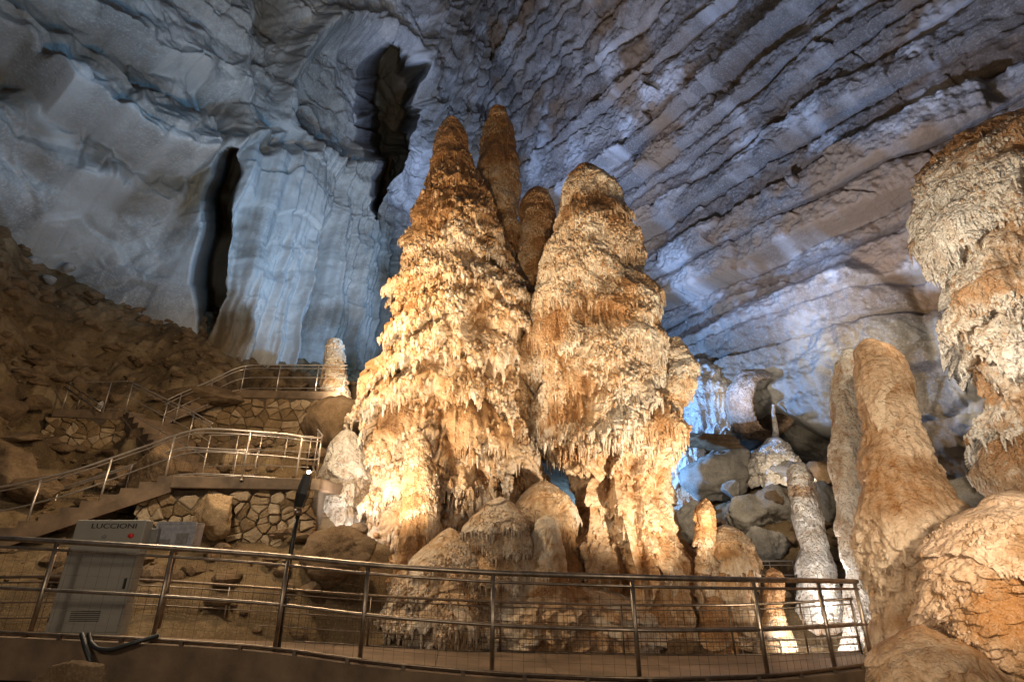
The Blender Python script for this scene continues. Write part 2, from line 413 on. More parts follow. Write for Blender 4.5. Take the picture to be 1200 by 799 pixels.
        n = 6; an = np.arange(n)/n*2*math.pi
        prof = [(.08, .9), (-.25, .95), (-.6, .62), (-.9, .3)]
        inn = -N.reshape(-1, 3)[idx]; inn[:, 2] = 0; inn /= np.linalg.norm(inn, axis=1)[:, None]+1e-9
        base = base+inn*(rad*.5)[:, None]
        rings = []
        jit = r_.normal(0, .05, (drips, 2))
        for (dz, k) in prof:
            ring = base[:, None, :]+np.stack([np.cos(an)*1, np.sin(an)*1, 0*an], -1)[None]*(rad*k)[:, None, None]
            ring[..., 2] += (dz*L)[:, None]; ring[..., :2] += (jit*(-dz*L)[:, None])[:, None, :]
            rings.append(ring)
        tip = base+np.stack([jit[:, 0]*L, jit[:, 1]*L, -L], -1)
        VV = np.concatenate([np.concatenate(rings, 1), tip[:, None, :]], 1)  # drips, 4n+1, 3
        m = 4*n+1
        fq = []
        for rI in range(3):
            k = np.arange(n); k2 = (k+1) % n
            fq.append(np.stack([rI*n+k2, rI*n+k, (rI+1)*n+k, (rI+1)*n+k2], 1))
        fq = np.concatenate(fq); k = np.arange(n); k2 = (k+1) % n
        ft = np.stack([3*n+k2, 3*n+k, np.full(n, 4*n)], 1)
        off = (np.arange(drips)*m+nv)[:, None, None]
        Fl.append((fq[None]+off).reshape(-1, 4)); Fl.append((ft[None]+off).reshape(-1, 3))
        tv = np.clip(tn[idx], .3, 1)[:, None]+np.concatenate([np.repeat([.0, .05, .12, .2], n), [.2]])[None]*r_.uniform(0., 1.5, (drips, 1))
        Vl.append(VV.reshape(-1, 3)); Tl.append(tv.reshape(-1))
    me = mesh_from(name, np.concatenate(Vl), Fl, {'tone': np.concatenate(Tl)})
    o = link(name, me, M[mat], origin=(float(CX[0]), Y0, float(z0+.4)))
    tag(o, label, cat, group)
    return o
def zat(py, Y): return P(600, py, Y).z
# ---- left giant: two-peaked golden mass (main body, the slimmer rear peak is a column of its own shape behind)
YL = 14.0
zb = zat(262, YL); zb2 = zat(215, YL)
formation('giant_stalagmite', 'tallest golden stalagmite with blunt brown top and shaggy tiers, left of the pale column', 'stalagmite',
    [(130, 514, 542), (140, 510, 547), (165, 503, 552), (200, 493, 567), (245, 480, 585), (300, 468, 606), (350, 457, 618), (400, 447, 624), (450, 439, 630), (500, 436, 634), (550, 432, 634), (600, 424, 636), (650, 420, 655), (700, 410, 690), (740, 400, 700)],
    YL, nz=900, nth=760, seed=3, mat='gold', tier=1.25, tamp=.6, droop=.6, pop=.22, popf=2.5, pop2=.06, pop2f=8.5, big=.26, bigf=.45, shrink=.92, drips=8000, tone0=.37, lump=.45, pops=26000, prad=(.018, .065),
    topbrown=lambda z: .14*sstep(zb-.3, zb+.9, z), popmask=lambda z: 1-.85*sstep(zb-.5, zb+.7, z), leany=.6)
formation('rear_stalagmite', 'slim amber peak rising close behind the right shoulder of the tallest stalagmite', 'stalagmite',
    [(130, 574, 594), (150, 565, 600), (180, 561, 607), (215, 562, 609), (250, 562, 606), (285, 556, 614), (330, 556, 622), (400, 560, 630), (500, 565, 632), (640, 560, 632)],
    15.6, nz=520, nth=280, seed=8, mat='gold', tier=1.0, tamp=.22, droop=.3, pop=.14, popf=3, drips=1000, lump=.25, pops=4000, prad=(.018,.06), tone0=.32, topbrown=lambda z: .12*sstep(zat(240, 15.6), zat(180, 15.6), z), big=.12)
formation('middle_stalagmite', 'shaded stubby brown column wedged in the gap between the two giant stalagmites', 'stalagmite',
    [(224, 620, 642), (232, 612, 649), (255, 608, 653), (290, 609, 652), (340, 606, 655), (400, 602, 655), (470, 598, 648), (530, 595, 638), (680, 590, 634)],
    15.0, nz=480, nth=280, seed=14, mat='gold', tier=1.0, tamp=.3, droop=.35, pop=.2, popf=2.8, drips=1000, lump=.3, pops=4000, prad=(.018,.06), tone0=.32, topbrown=lambda z: .2*sstep(zat(280, 15), zat(250, 15), z), big=.14)
YR = 13.2
fl0 = zat(535, YR); ft0 = zat(212, YR)
formation('pale_stalagmite', 'broad cream stalagmite with bell-shaped tiers over a fluted organ-pipe base, right of the golden giant', 'stalagmite',
    [(197, 674, 698), (204, 666, 708), (216, 656, 718), (238, 651, 722), (262, 651, 735), (290, 649, 743), (306, 647, 740), (318, 643, 742), (345, 637, 752), (380, 631, 764), (420, 626, 770), (460, 625, 780), (500, 632, 790), (525, 645, 788), (555, 674, 786), (600, 684, 793), (650, 670, 808), (700, 655, 822), (745, 645, 830)],
    YR, nz=860, nth=700, seed=21, mat='pale', tier=1.7, tamp=.42, droop=.45, pop=.12, popf=4.2, pop2=.05, pop2f=11, big=.26, drips=6000, tone0=.44, dlen=(.1, .4), lump=.2, lumpf=1.6, pops=24000, prad=(.013, .042),
    flute=lambda z: 1-sstep(fl0-.3, fl0+.5, z), flamp=.27, scal=.04, popmask=lambda z: (.6+.4*sstep(fl0-.3, fl0+.6, z))*(1-.8*sstep(ft0, ft0+.4, z)), topbrown=lambda z: .3*sstep(ft0, ft0+.3, z)+.03*(1-sstep(fl0-.6, fl0+.2, z)))
formation('flowstone_lobe', 'knobbly whitish lobe bulging from the right flank of the pale column', 'flowstone',
    [(396, 783, 797), (410, 776, 806), (428, 774, 818), (445, 770, 815), (470, 768, 803), (490, 765, 796), (520, 760, 790)],
    13.0, nz=200, nth=200, seed=31, mat='pale', tier=.6, tamp=.3, droop=.3, pop=.16, popf=4, drips=300, pops=2500, prad=(.015, .05), lump=.3, lumpf=2, tone0=.6, big=.1)
# ---- small formations round the giants
small = [
 ('flowstone_bank', 'rough white-lit rock bank in the lamp glow between lower landing and golden giant', [(506, 396, 418), (518, 382, 428), (545, 374, 436), (585, 370, 440), (610, 364, 444), (650, 350, 450)], 13.0, 300, 300, 'dun', dict(tier=1.2, tamp=.16, droop=.1, pop=.1, popf=3, tone0=.55, lump=.3, lumpf=1.5, scal=.04, big=.3)),
 ('small_stalagmite', 'short dark-tipped shaggy stalagmite standing against the lower left of the golden giant', [(507, 486, 496), (520, 480, 503), (560, 475, 511), (600, 470, 518), (640, 466, 526), (690, 458, 540), (725, 450, 552)], 11.5, 300, 260, 'gold', dict(tier=.5, tamp=.16, droop=.22, pop=.12, popf=5, drips=1200, pops=4000, prad=(.012, .04), lump=.25, lumpf=2.2, tone0=.42, topbrown=lambda z: .25*sstep(2.4, 3.1, z))),
 ('flowstone_mound', 'shaggy cream skirt of flowstone just right of the short dark-tipped stalagmite foot', [(622, 515, 540), (634, 500, 556), (655, 480, 572), (695, 462, 582), (745, 446, 592)], 11.2, 300, 340, 'gold', dict(tier=.4, tamp=.3, droop=.35, pop=.16, popf=4, drips=2000, pops=4000, prad=(.012, .035), lump=.4, lumpf=1.6, tone0=.45, scal=.06)),
 ('flowstone_mound', 'rounded cream mound with a drip fringe low between the giants', [(588, 568, 606), (600, 558, 620), (615, 552, 626), (635, 550, 622), (660, 545, 615), (720, 530, 620)], 11.4, 300, 320, 'gold', dict(tier=.5, tamp=.36, droop=.35, pop=.16, popf=4, drips=1600, pops=3000, prad=(.012, .03), lump=.4, lumpf=1.6, tone0=.45, scal=.06)),
 ('flowstone_mound', 'ochre mushroom-shaped lump beside the dark gap through to the blue wall', [(566, 626, 648), (574, 616, 662), (588, 610, 668), (604, 608, 670), (624, 610, 668), (690, 604, 676)], 12.3, 300, 320, 'gold', dict(tier=.6, tamp=.4, droop=.35, pop=.14, popf=4, drips=900, pops=1500, prad=(.012, .03), lump=.4, lumpf=1.6, tone0=.33, scal=.05)),
 ('small_stalagmite', 'cone of rippled cream flowstone just above the handrail in the middle', [(606, 632, 648), (620, 622, 656), (650, 612, 664), (690, 604, 672), (730, 590, 690)], 11.3, 260, 240, 'pale', dict(tier=.35, tamp=.14, droop=.15, pop=.08, popf=6, tone0=.4, scal=.06, lump=.2, lumpf=2.5, drips=400)),
 ('small_stalagmite', 'little knobbly amber finger right of the fluted base', [(585, 822, 832), (592, 814, 838), (606, 813, 837), (620, 816, 833), (640, 818, 836), (680, 814, 842)], 12.0, 140, 140, 'gold', dict(tier=.3, tamp=.3, droop=.15, lump=.55, lumpf=3.6, rib=0, pop=.2, popf=6, pops=900, prad=(.012, .035), tone0=.45, big=.12)),
 ('flowstone_mound', 'round-topped orange mound right of the fluted base with a white lit edge', [(618, 838, 862), (630, 824, 874), (650, 819, 880), (672, 818, 882), (700, 812, 885), (750, 805, 890)], 12.3, 240, 240, 'gold', dict(tier=.6, tamp=.25, droop=.3, pop=.16, popf=5, drips=600, pops=2600, prad=(.012, .035), lump=.4, lumpf=2, tone0=.36)),
 ('small_stalagmite', 'stubby orange knob between the far railing posts, left of the slender white stalagmite', [(666, 900, 910), (674, 896, 914), (700, 897, 916), (730, 893, 922), (765, 886, 930)], 11.6, 160, 150, 'gold', dict(tier=.35, tamp=.25, droop=.2, lump=.5, lumpf=3.2, rib=0, pop=.2, popf=6, drips=300, pops=700, prad=(.012, .03), tone0=.42)),
 ('slender_stalagmite', 'slender leaning white stalagmite with frilled edges, right of the grey boulders', [(543, 926, 942), (552, 922, 949), (580, 927, 955), (610, 932, 962), (640, 938, 968), (662, 934, 974), (700, 938, 984), (765, 936, 1000)], 12.4, 340, 200, 'white', dict(tier=.55, tamp=.16, droop=.16, lump=.2, lumpf=2.6, pop=.1, popf=6, drips=250, pops=2000, prad=(.01, .03), tone0=.62, big=.1)),
 ('white_column', 'white crusted column in the lamp glow close behind the left edge of the tan stalagmite', [(412, 985, 1006), (425, 977, 1012), (470, 976, 1016), (510, 978, 1018), (540, 974, 1020), (580, 982, 1026), (620, 984, 1030), (660, 990, 1036), (700, 990, 1042), (765, 985, 1050)], 10.9, 420, 240, 'white', dict(tier=.8, tamp=.16, droop=.2, lump=.22, lumpf=2.2, pop=.07, popf=6, drips=300, pops=3500, prad=(.01, .03), tone0=.6, big=.12)),
 ('tan_stalagmite', 'big smooth-topped tan stalagmite leaning left at the right of the railing', [(400, 1006, 1026), (408, 1000, 1040), (430, 1000, 1052), (470, 1003, 1068), (510, 1006, 1084), (550, 1006, 1100), (580, 1008, 1112), (600, 1010, 1128), (630, 1012, 1146), (670, 1020, 1150), (700, 1026, 1160), (740, 1030, 1180), (800, 1030, 1200)], 9.4, 560, 380, 'tan', dict(tier=1.5, tamp=.16, droop=.2, pop=.13, popf=4.5, pop2=.095, pop2f=7.5, rib=.15, drips=300, tone0=.44, big=.24, lump=.16, lumpf=1.3, pops=400, prad=(.015, .04), scal=.065, popmask=lambda z: 1-.6*sstep(3.5, 4.5, z))),
 ('hanging_column', 'massive white-fringed column cut by the right edge, tapering towards its foot', [(152, 1138, 1200), (160, 1120, 1235), (185, 1098, 1275), (215, 1096, 1290), (250, 1102, 1295), (285, 1126, 1298), (320, 1131, 1300), (370, 1137, 1300), (420, 1150, 1300), (450, 1160, 1298), (500, 1156, 1295), (530, 1162, 1290), (570, 1182, 1285), (600, 1198, 1280), (680, 1205, 1275)], 9.2, 620, 480, 'white', dict(tier=1.15, tamp=.5, droop=.5, pop=.16, popf=4, drips=1800, tone0=.34, lump=.35, lumpf=1.4, pops=12000, prad=(.012, .04), big=.25, topbrown=lambda z: .2*sstep(zat(215, 9.2), zat(195, 9.2), z), shrink=.96)),
 ('shadowed_stump', 'dim brown flowstone hump under the drip-hung notch at the right end of the walkway', [(738, 1062, 1098), (748, 1046, 1128), (770, 1036, 1150), (800, 1036, 1170), (840, 1030, 1190)], 7.3, 260, 300, 'tan', dict(tier=.4, tamp=.2, droop=.25, pop=.14, popf=5, pop2=.09, pop2f=8, rib=.2, tone0=.05, scal=.09, lump=.42, lumpf=2.2, big=.3)),
 ('flowstone_bank', 'wide rippled pinkish flowstone bank filling the lower right corner', [(588, 1150, 1230), (600, 1125, 1275), (625, 1112, 1320), (660, 1100, 1350), (700, 1098, 1380), (740, 1102, 1400), (800, 1110, 1420), (860, 1100, 1440)], 7.6, 760, 760, 'pink', dict(tier=.9, tamp=.2, droop=.2, pop=.05, popf=5, tone0=.42, rib=.15, pop2=.08, pop2f=7, scal=.09, lump=.2, pops=3000, prad=(.01, .03), lumpf=1.2, big=.25, ky=.6)),
 ('little_lit_stalagmite', 'little brightly lit stalagmite behind the end of the upper landing railing', [(399, 386, 400), (408, 383, 403), (430, 379, 405), (455, 376, 408), (480, 370, 414)], 19.2, 160, 140, 'pale', dict(tier=.55, tamp=.3, droop=.2, pop=.14, popf=4, drips=150, pops=300, tone0=.6, big=.12)),
]
for i, (nm, lb, rows, Y, nz, nt_, mt_, kw) in enumerate(small):
    kw = dict(kw); cat = {'flowstone_mound': 'flowstone', 'flowstone_bank': 'flowstone', 'white_column': 'column', 'hanging_column': 'column'}.get(nm, 'stalagmite')
    formation(nm, lb, cat, rows, Y, nz=nz, nth=nt_, seed=50+i*11, mat=mt_, **kw)
# ------------------------------------------------------------------ cave walls
CORN = np.array([-1.9, 37.0])
DR = np.array([.588, -.809]); NR = np.array([-.809, -.588])      # right wall runs from the corner towards the near right
DL = np.array([-.53, -.848]); NL = np.array([.848, -.53])
def offrec(px, py): return 4.8*sstep(250, 70, px)*sstep(205, 300, py)
def wall_grid(D, N, s, z, lean):
    Sg, Zg = np.meshgrid(s, z)
    off = lean(Zg)
    X = CORN[0]+Sg*D[0]+off*N[0]; Y = CORN[1]+Sg*D[1]+off*N[1]
    return Sg, Zg, X, Y
# right wall -----------------------------------------------------------------
s = np.concatenate([np.linspace(-6, 30, 950), np.linspace(30.1, 46, 160)]); z = np.concatenate([np.linspace(-2, 26, 640), np.linspace(26.1, 62, 420)])
leanR = lambda Z: .10*np.maximum(Z-8, 0)+.004*np.maximum(Z-12, 0)**2
Sg, Zg, X, Y = wall_grid(DR, NR, s, z, leanR)
px, py = proj(X, Y, Zg)
rg = np.random.default_rng(5)
NLAY = 60
bnd = np.cumsum(np.concatenate([[-3], rg.choice([.9, 1.3, 1.7, 2.2], 60)*rg.uniform(.8, 1.25, 60)]))
zz = Zg+.3*perlin(Sg*.1, 0*Sg, Zg*.06, 90)+.06*perlin(Sg*.5, Zg*.2, 0*Sg, 91)+.02*perlin(Sg*2.2, Zg*2.2, 0*Sg, 97)
K = np.clip(np.searchsorted(bnd, zz.ravel()).reshape(zz.shape)-1, 0, 58)
h = bnd[K+1]-bnd[K]; f = (zz-bnd[K]); ft = bnd[K+1]-zz
prot = rg.uniform(-.55, .55, 60)[K]+.35*perlin(Sg*.22, K*3.3, 0*Sg, 92)
bw = rg.uniform(2.4, 7., 60)[K]; cof = rg.uniform(0, 9, 60)[K]; cell = np.floor(Sg/bw+cof+.5*perlin(Sg*.9, Zg*.9, 0*Sg, 93))
bh = (_hash(cell.astype(np.int32), K.astype(np.int32), K.astype(np.int32)*0, 4).astype(f32)/4294967295.-.5)
slot = -np.where(f < .26, .95*(1-(f/.26)**2), 0)*sstep(-.5, .0, perlin(Sg*.18, K*1.7, 0*Sg, 98))
rnd = -.45*np.exp(-ft/.22)*sstep(-.3, .3, perlin(Sg*.3, K*2.9, 0*Sg, 99))
cf_ = (Sg/bw+cof+.5*perlin(Sg*.9, Zg*.9, 0*Sg, 93)); cf_ = cf_-np.floor(cf_)
lay = prot*1.15+.44*bh-.22*(1-np.clip(np.minimum(cf_, 1-cf_)*bw/.10, 0, 1))+slot*1.5+rnd+.55*(1-np.clip(f/h, 0, 1))*0
knob = sstep(780, 640, px+(py-120)*.6)*sstep(330, 180, py)
W1, W2, _ = worley(X*.75, Y*.75, Zg*.75, 61)
line = np.interp(px, [640, 740, 830, 900, 1000, 1060, 1100, 1300], [480, 430, 380, 345, 305, 330, 420, 500])
mass = sstep(-6, 18, py-line)*sstep(1130, 980, px+25*perlin(Sg*.4, Zg*.4, 0*Sg, 86))
under = sstep(486, 512, py+12*np.sin(px*.05))*sstep(1100, 1000, px)
right = sstep(1040, 1090, px+30*perlin(Sg*.3, Zg*.3, 0*Sg, 77))*sstep(180, 260, py)
V1, V2, vc = worley(X*.9, Y*.9, Zg*.9, 62)
jag = np.clip(V2-V1, 0, .5)
d = lay*(1-.85*mass)*(1-.65*knob)*(1-.6*right)+knob*.5*(1-W1*1.3)+mass*(1.1+.5*fbm(X*.35, Y*.35, Zg*.6, 4, 63))-under*2.6
d = d+right*(.8*jag+.5*(vc-.5)+.5*perlin(Sg*1.1, Zg*.3, 0*Sg, 78))
d = d+.2*fbm(X*.5, Y*.5, Zg*.5, 6, 64, .55)+.14*fbm(X*2.6, Y*2.6, Zg*2.6, 4, 65, .6)
flute = perlin(Sg*1.6, Zg*.15, 0*Sg, 79)
d = d+.18*flute*sstep(.1, .5, perlin(Sg*.25, Zg*.12, 0*Sg, 80))
rust_shade = sstep(.02, .5, fbm(X*.22, Y*.22, Zg*.35, 4, 66)+.35*sstep(860, 1060, px)*sstep(60, 220, py)*sstep(420, 300, py)+.3*right)*.85
rust_shade = np.clip(rust_shade+.35*sstep(760, 950, px)*sstep(40, 140, py)*sstep(-.2, .35, fbm(X*.5, Y*.5, Zg*.8, 4, 85))+.45*(rg.uniform(0, 1, 60)[K] > .7)*(1-mass)*sstep(-.2, .4, perlin(Sg*.4, Zg*.4, 0*Sg, 81)), 0, .9)*(1-.8*mass)
lime = np.clip(sstep(.1, .55, fbm(X*.4, Y*.4, Zg*.4, 5, 67)+.12*mass)*.7, 0, .9)
tone = .25*bh-.1+.1*mass
X2 = X+d*NR[0]; Y2 = Y+d*NR[1]
Z2 = Zg-.25*np.clip(slot, -1, 0)*0
V = np.stack([X2, Y2, Z2], -1).reshape(-1, 3)
o = link('cave_wall', mesh_from('cave_wall', V, grid_faces(*Sg.shape)[:, ::-1], {'tone': tone.ravel(), 'rust_shade': rust_shade.ravel(), 'lime': lime.ravel()}), M['wallr'])
tag(o, 'high overhanging limestone wall of stepped horizontal strata behind the stalagmites', 'cave wall', kind='structure')
# left wall ------------------------------------------------------------------
s = np.concatenate([np.linspace(-3, 28, 900), np.linspace(28.1, 48, 220)]); z = np.concatenate([np.linspace(0, 30, 640), np.linspace(30.1, 70, 420)])
leanL = lambda Z: .06*np.maximum(Z-8, 0)+.006*np.maximum(Z-16, 0)**2
Sg, Zg, X, Y = wall_grid(DL, NL, s, z, leanL)
px, py = proj(X, Y, Zg)
wob = 9*fbm(X*.4, Y*.4, Zg*.4, 4, 101)
qx, qy = px+wob, py+7*fbm(X*.4, Y*.4, Zg*.4, 4, 102)
d = .9*fbm(X*.16, Y*.16, Zg*.16, 4, 103)+.25*fbm(X*.8, Y*.8, Zg*.8, 5, 104, .5)
def sdist(pts):
    t = np.array(pts, float); k = np.interp(qx, t[:, 0], t[:, 1]); g = np.gradient(t[:, 1], t[:, 0]); kg = np.interp(qx, t[:, 0], g)
    k = np.where(qx < t[0, 0], t[0, 1]+(qx-t[0, 0])*g[0], k)
    return (qy-k)/np.sqrt(1+kg*kg), sstep(t[-1, 0], t[-1, 0]-35, qx)
def ledge(pts, amp, soft, fallpx, sgn=1):
    sd, en = sdist(pts)
    return amp*sstep(soft, -soft, sd)*np.exp(-np.clip(-sd, 0, 1e9)/fallpx)*en
rust_shade = np.zeros_like(px)
# great diagonal folds sweeping down from the upper left
L1 = [(-400, -120), (-60, 5), (60, 42), (130, 82), (215, 108), (300, 122)]
L2 = [(-400, -40), (-80, 45), (0, 78), (45, 134), (95, 150), (150, 192), (215, 208), (245, 190)]
L3 = [(-400, 60), (0, 165), (90, 215), (190, 245), (225, 240)]
L4 = [(120, -60), (200, 10), (260, 60), (300, 100)]
d = d+ledge(L1, 1.6, 7, 70)+ledge(L2, 2.6, 5, 90)+ledge(L3, 1.0, 9, 60)+ledge(L4, .9, 8, 60)
sw = perlin((Sg*.55+Zg*.42)*.55, (Zg*.2-Sg*.1)*.5, 0*Sg, 105)          # long slanting scallops
up = sstep(260, 150, py)*sstep(330, 250, px)
d = d+up*(.75*sw+.35*perlin((Sg*.55+Zg*.42)*1.6, (Zg*.2-Sg*.1)*1.2, 0*Sg, 106))
sd, en = sdist(L2); rust_shade = rust_shade+.85*sstep(0, 6, sd)*sstep(75, 12, sd)*en
sd, en = sdist(L1); rust_shade = rust_shade+.6*sstep(0, 6, sd)*sstep(85, 30, sd)*en
# angular broken faces
V1, V2, vc = worley((Sg*.5+Zg*.35)*.8+.3*sw, (Zg*.6-Sg*.3)*.9, 0*Sg+.5, 122); U1, U2, uc = worley(Sg*1.3+.4*sw, Zg*1.1, 0*Sg+.5, 123)
fz = 1-sstep(188, 235, qx)*sstep(470, 430, qx)*sstep(150, 185, qy)*.7
d = d+fz*(.75*(vc-.5)*sstep(0, .16, V2-V1)+.26*(uc-.5)*sstep(0, .14, U2-U1))
# vertical flowstone curtains
cur = sstep(188, 235, qx)*sstep(470, 430, qx)*sstep(150, 185, qy)
ch = np.abs(perlin(Sg*.9, Zg*.05, 0*Sg, 107)); c2 = perlin(Sg*2.6, Zg*.1, 0*Sg, 108); c3 = perlin(Sg*6, Zg*.2, 0*Sg, 109)
d = d+cur*(1.1-1.5*ch+.35*c2+.14*c3)
lower = sstep(260, 330, qx)*sstep(300, 340, qy)*cur
# blocky smooth panel with cracks
pan = sstep(268, 280, qx)*sstep(372, 355, qx)*sstep(178, 190, qy)*sstep(300, 275, qy)
d = d*(1-.6*pan)+pan*(.9+.12*np.sign(np.sin(Zg*1.6+perlin(Sg*.3, Zg*.5, 0*Sg, 110)*2)))
# arch over the tall opening: lip and hollow
dx, dy = (qx-415)/72, (qy-115)/85
hol = sstep(1.0, .8, np.hypot(dx, dy)); d = d-hol*1.6
rim = np.exp(-((np.hypot(dx, dy)-1.08)/.12)**2)*sstep(150, 110, qy); d = d+rim*1.0
# fluted dark pillar in the corner
pil = np.maximum(sstep(478, 500, qx)*sstep(600, 560, qx), sstep(425, 445, qx+.05*(qy-300))*sstep(600, 560, qx)*sstep(225, 270, qy))
d = d+pil*(1.6*(1-((qx-525)/60)**2).clip(0, 1)+.9*perlin(Sg*1.2, Zg*.06, 0*Sg, 111)+.4*perlin(Sg*3.2, Zg*.12, 0*Sg, 112)+.15*c3)
rust_shade = rust_shade+pil*(.35+.4*sstep(-.2, .3, perlin(Sg*1.5, Zg*.06, 0*Sg, 113)))
# shelf with overhang above the panel
d = d+ledge([(258, 190), (285, 170), (330, 160), (375, 172)], 1.0, 5, 30)*sstep(250, 270, qx)
rust_shade = rust_shade+.5*np.exp(-(((qx-320)/45)**2+((qy-172)/9)**2))
# dark stalactite clump at the top
cl = np.exp(-(((qx-318)/28)**2+((qy-10)/50)**2)); d = d-1.6*cl; rust_shade = rust_shade+.8*cl
cl = np.exp(-(((qx-350)/26)**2+((qy-105)/34)**2)); d = d-.9*cl; rust_shade = rust_shade+.55*cl
# openings
swob = 5*perlin(X*.35, Y*.35, Zg*.35, 120)+2.*perlin(X*1.1, Y*1.1, Zg*.5, 121)
def slit(pts, wid):
    t = np.array(pts); xc = np.interp(py, t[:, 1], t[:, 0]); hw = .72*np.interp(py, t[:, 1], t[:, 2])
    return sstep(1.3, .62, np.abs(px+swob-xc)/np.maximum(hw, .01))*(py > t[0, 1])*(py < t[-1, 1])
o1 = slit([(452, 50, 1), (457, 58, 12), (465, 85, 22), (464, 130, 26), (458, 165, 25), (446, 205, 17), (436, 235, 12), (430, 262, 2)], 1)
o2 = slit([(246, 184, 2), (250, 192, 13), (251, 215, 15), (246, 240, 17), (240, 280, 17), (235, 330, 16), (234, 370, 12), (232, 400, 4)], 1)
d = np.where(d > 0, d*(1-.75*sstep(270, 330, py)*sstep(250, 215, px)), d)
d = d-offrec(px, py)
hollow_depth = 14*o1+11*o2
rust_shade = np.clip(rust_shade+o1+o2, 0, 1)  # insides of both openings tinted dark as painted shade
# olive mineral stains on the curtains, rusty foot
rust_shade = np.clip(rust_shade+.6*cur*sstep(.15, .5, perlin(Sg*1.0, Zg*.05, 0*Sg, 114))+.6*sstep(.15, .55, fbm(X*.25, Y*.25, Zg*.25, 4, 115))*sstep(230, 300, py+.2*(200-px))+.5*sstep(380, 425, py), 0, 1)
lime = np.clip(sstep(.05, .5, fbm(X*.3, Y*.3, Zg*.3, 4, 116)+.2*cur)*.75, 0, 1)*(1-.7*pil)
tone = .12*cur-.18*pil
rl = np.sqrt(X*X+Y*Y+(Zg-EYE)**2); hx, hy, hz = (X/rl+.07*(1-o1)+.05*o1, Y/rl, (Zg-EYE)/rl)
V = np.stack([X+d*NL[0]+hollow_depth*hx, Y+d*NL[1]+hollow_depth*hy, Zg+hollow_depth*hz], -1).reshape(-1, 3)
o = link('cave_wall', mesh_from('cave_wall', V, grid_faces(*Sg.shape), {'tone': tone.ravel(), 'rust_shade': rust_shade.ravel(), 'lime': lime.ravel()}), M['walll'])
tag(o, 'smooth grey limestone wall with slanting folds, flowstone curtains and two tall dark openings', 'cave wall', kind='structure')
# ------------------------------------------------------------------ cave floor
def hitL(px, py, off=0.):
    u = (px-600)/FPX; v = (399.5-py)/FPX; dy = CP-v*SP
    A = np.array([[u, -DL[0]], [dy, -DL[1]]]); b = CORN+NL*off
    t, s_ = np.linalg.solve(A, b); return Vector((u*t, dy*t, EYE+(SP+v*CP)*t))
ctl = [(-10, 0, -1.4), (0, 0, -1.6), (10, 0, -1.2), (0, 5, -1.5), (-6, 5, -1.3), (6, 5, -1.3), (-6, 7.5, -1.0), (0, 8, -1.2), (5, 8, -1.0), (0, 10.2, -.75), (3, 10.4, -.75), (6.5, 10.8, -.8), (0, 11.5, -.45), (4, 12.5, -.3), (8, 8, -.6), (11, 9, .4), (-3.2, 10.3, -.2),
       (5, 16, 1.2), (8, 18, 2.8), (10.5, 19, 3.6), (4, 25, 4), (0, 30, 7), (-6, 28, 9.5), (12, 16, 3), (16, 12, 3), (0, 17, 1.5), (-3, 17, 3.5), (-6, 7.5, -.6), (-12, 6, .2), (-20, 4, 1)]
for a in [(150, 645, 10.6), (370, 640, 10.9), (250, 700, 9.6), (400, 690, 10.6), (60, 690, 9.3), (-80, 660, 9.6), (300, 515, 15.6), (390, 500, 16.2), (330, 462, 18.2), (300, 442, 19.6), (420, 450, 20), (60, 545, 12.6), (110, 520, 14.4), (-40, 570, 11), (0, 480, 13.2), (0, 400, 14.5), (30, 340, 17), (100, 380, 17.2), (-150, 420, 10), (60, 470, 15), (200, 480, 15.8), (225, 545, 13), (150, 400, 17.6), (175, 415, 17.8), (110, 435, 16.9), (200, 440, 17.2)]:
    ctl.append(tuple(P(*a)))
for a in [(0, 262), (45, 282), (100, 325), (150, 362), (200, 388), (240, 408), (275, 424), (350, 432), (430, 434), (-120, 200)]:
    ctl.append(tuple(hitL(*a, 1.1-float(offrec(a[0], a[1])))))
ctl = np.array(ctl, float)
def rbf_fit(c):
    n = len(c); A = np.zeros((n+3, n+3)); r = np.hypot(c[:, None, 0]-c[None, :, 0], c[:, None, 1]-c[None, :, 1])
    A[:n, :n] = r+np.eye(n)*-.03; A[:n, n] = 1; A[:n, n+1:] = c[:, :2]; A[n, :n] = 1; A[n+1:, :n] = c[:, :2].T
    return np.linalg.solve(A, np.concatenate([c[:, 2], [0, 0, 0]]))
RW = rbf_fit(ctl)
Z1 = 2.72; a0 = P(205, 560, 10.7); a1 = P(372, 563, 11.2)
Z2 = zat(456, 17.6); b0 = P(272, 456, 17.6); b1 = P(398, 456, 17.9)
Z3 = zat(480, 15.2); c0 = P(62, 480, 15.0); c1 = P(140, 480, 15.4)
CUT = [(a0.x, a1.x, 10.9, 13.2, Z1-.12), (P(225, 500, 17).x, b1.x, 15.0, 17.5, Z2-2.45), (b0.x-.5, b1.x, 17.5, 19.8, Z2-.1),
       (c0.x, c1.x+.4, 13.2, 15.0, Z3-1.25), (c0.x, c1.x, 15.0, 15.35, Z3-.1), (c1.x, P(232, 545, 13.4).x, 12.6, 14.2, Z1+.3),
       (P(150, 500, 14.6).x, P(200, 500, 14.6).x, 13.6, 15.2, Z3-.9)]
def ground(x, y):
    x = np.asarray(x, float); y = np.asarray(y, float)
    o = RW[-3]+RW[-2]*x+RW[-1]*y
    for (a, b, _), w in zip(ctl, RW): o = o+w*np.hypot(x-a, y-b)
    for x0, x1, y0, y1, zm in CUT:      # terraces dug for walls, landings and stairs
        m = sstep(x0-.6, x0-.1, x)*sstep(x1+.6, x1+.1, x)*sstep(y0-.5, y0, y)*sstep(y1+.9, y1+.1, y)
        o = o+(np.minimum(o, zm)-o)*m
    return o
gx = np.linspace(-26, 22, 760); gy = np.linspace(-5, 40, 720)
X, Y = np.meshgrid(gx, gy)
Z = ground(X, Y)
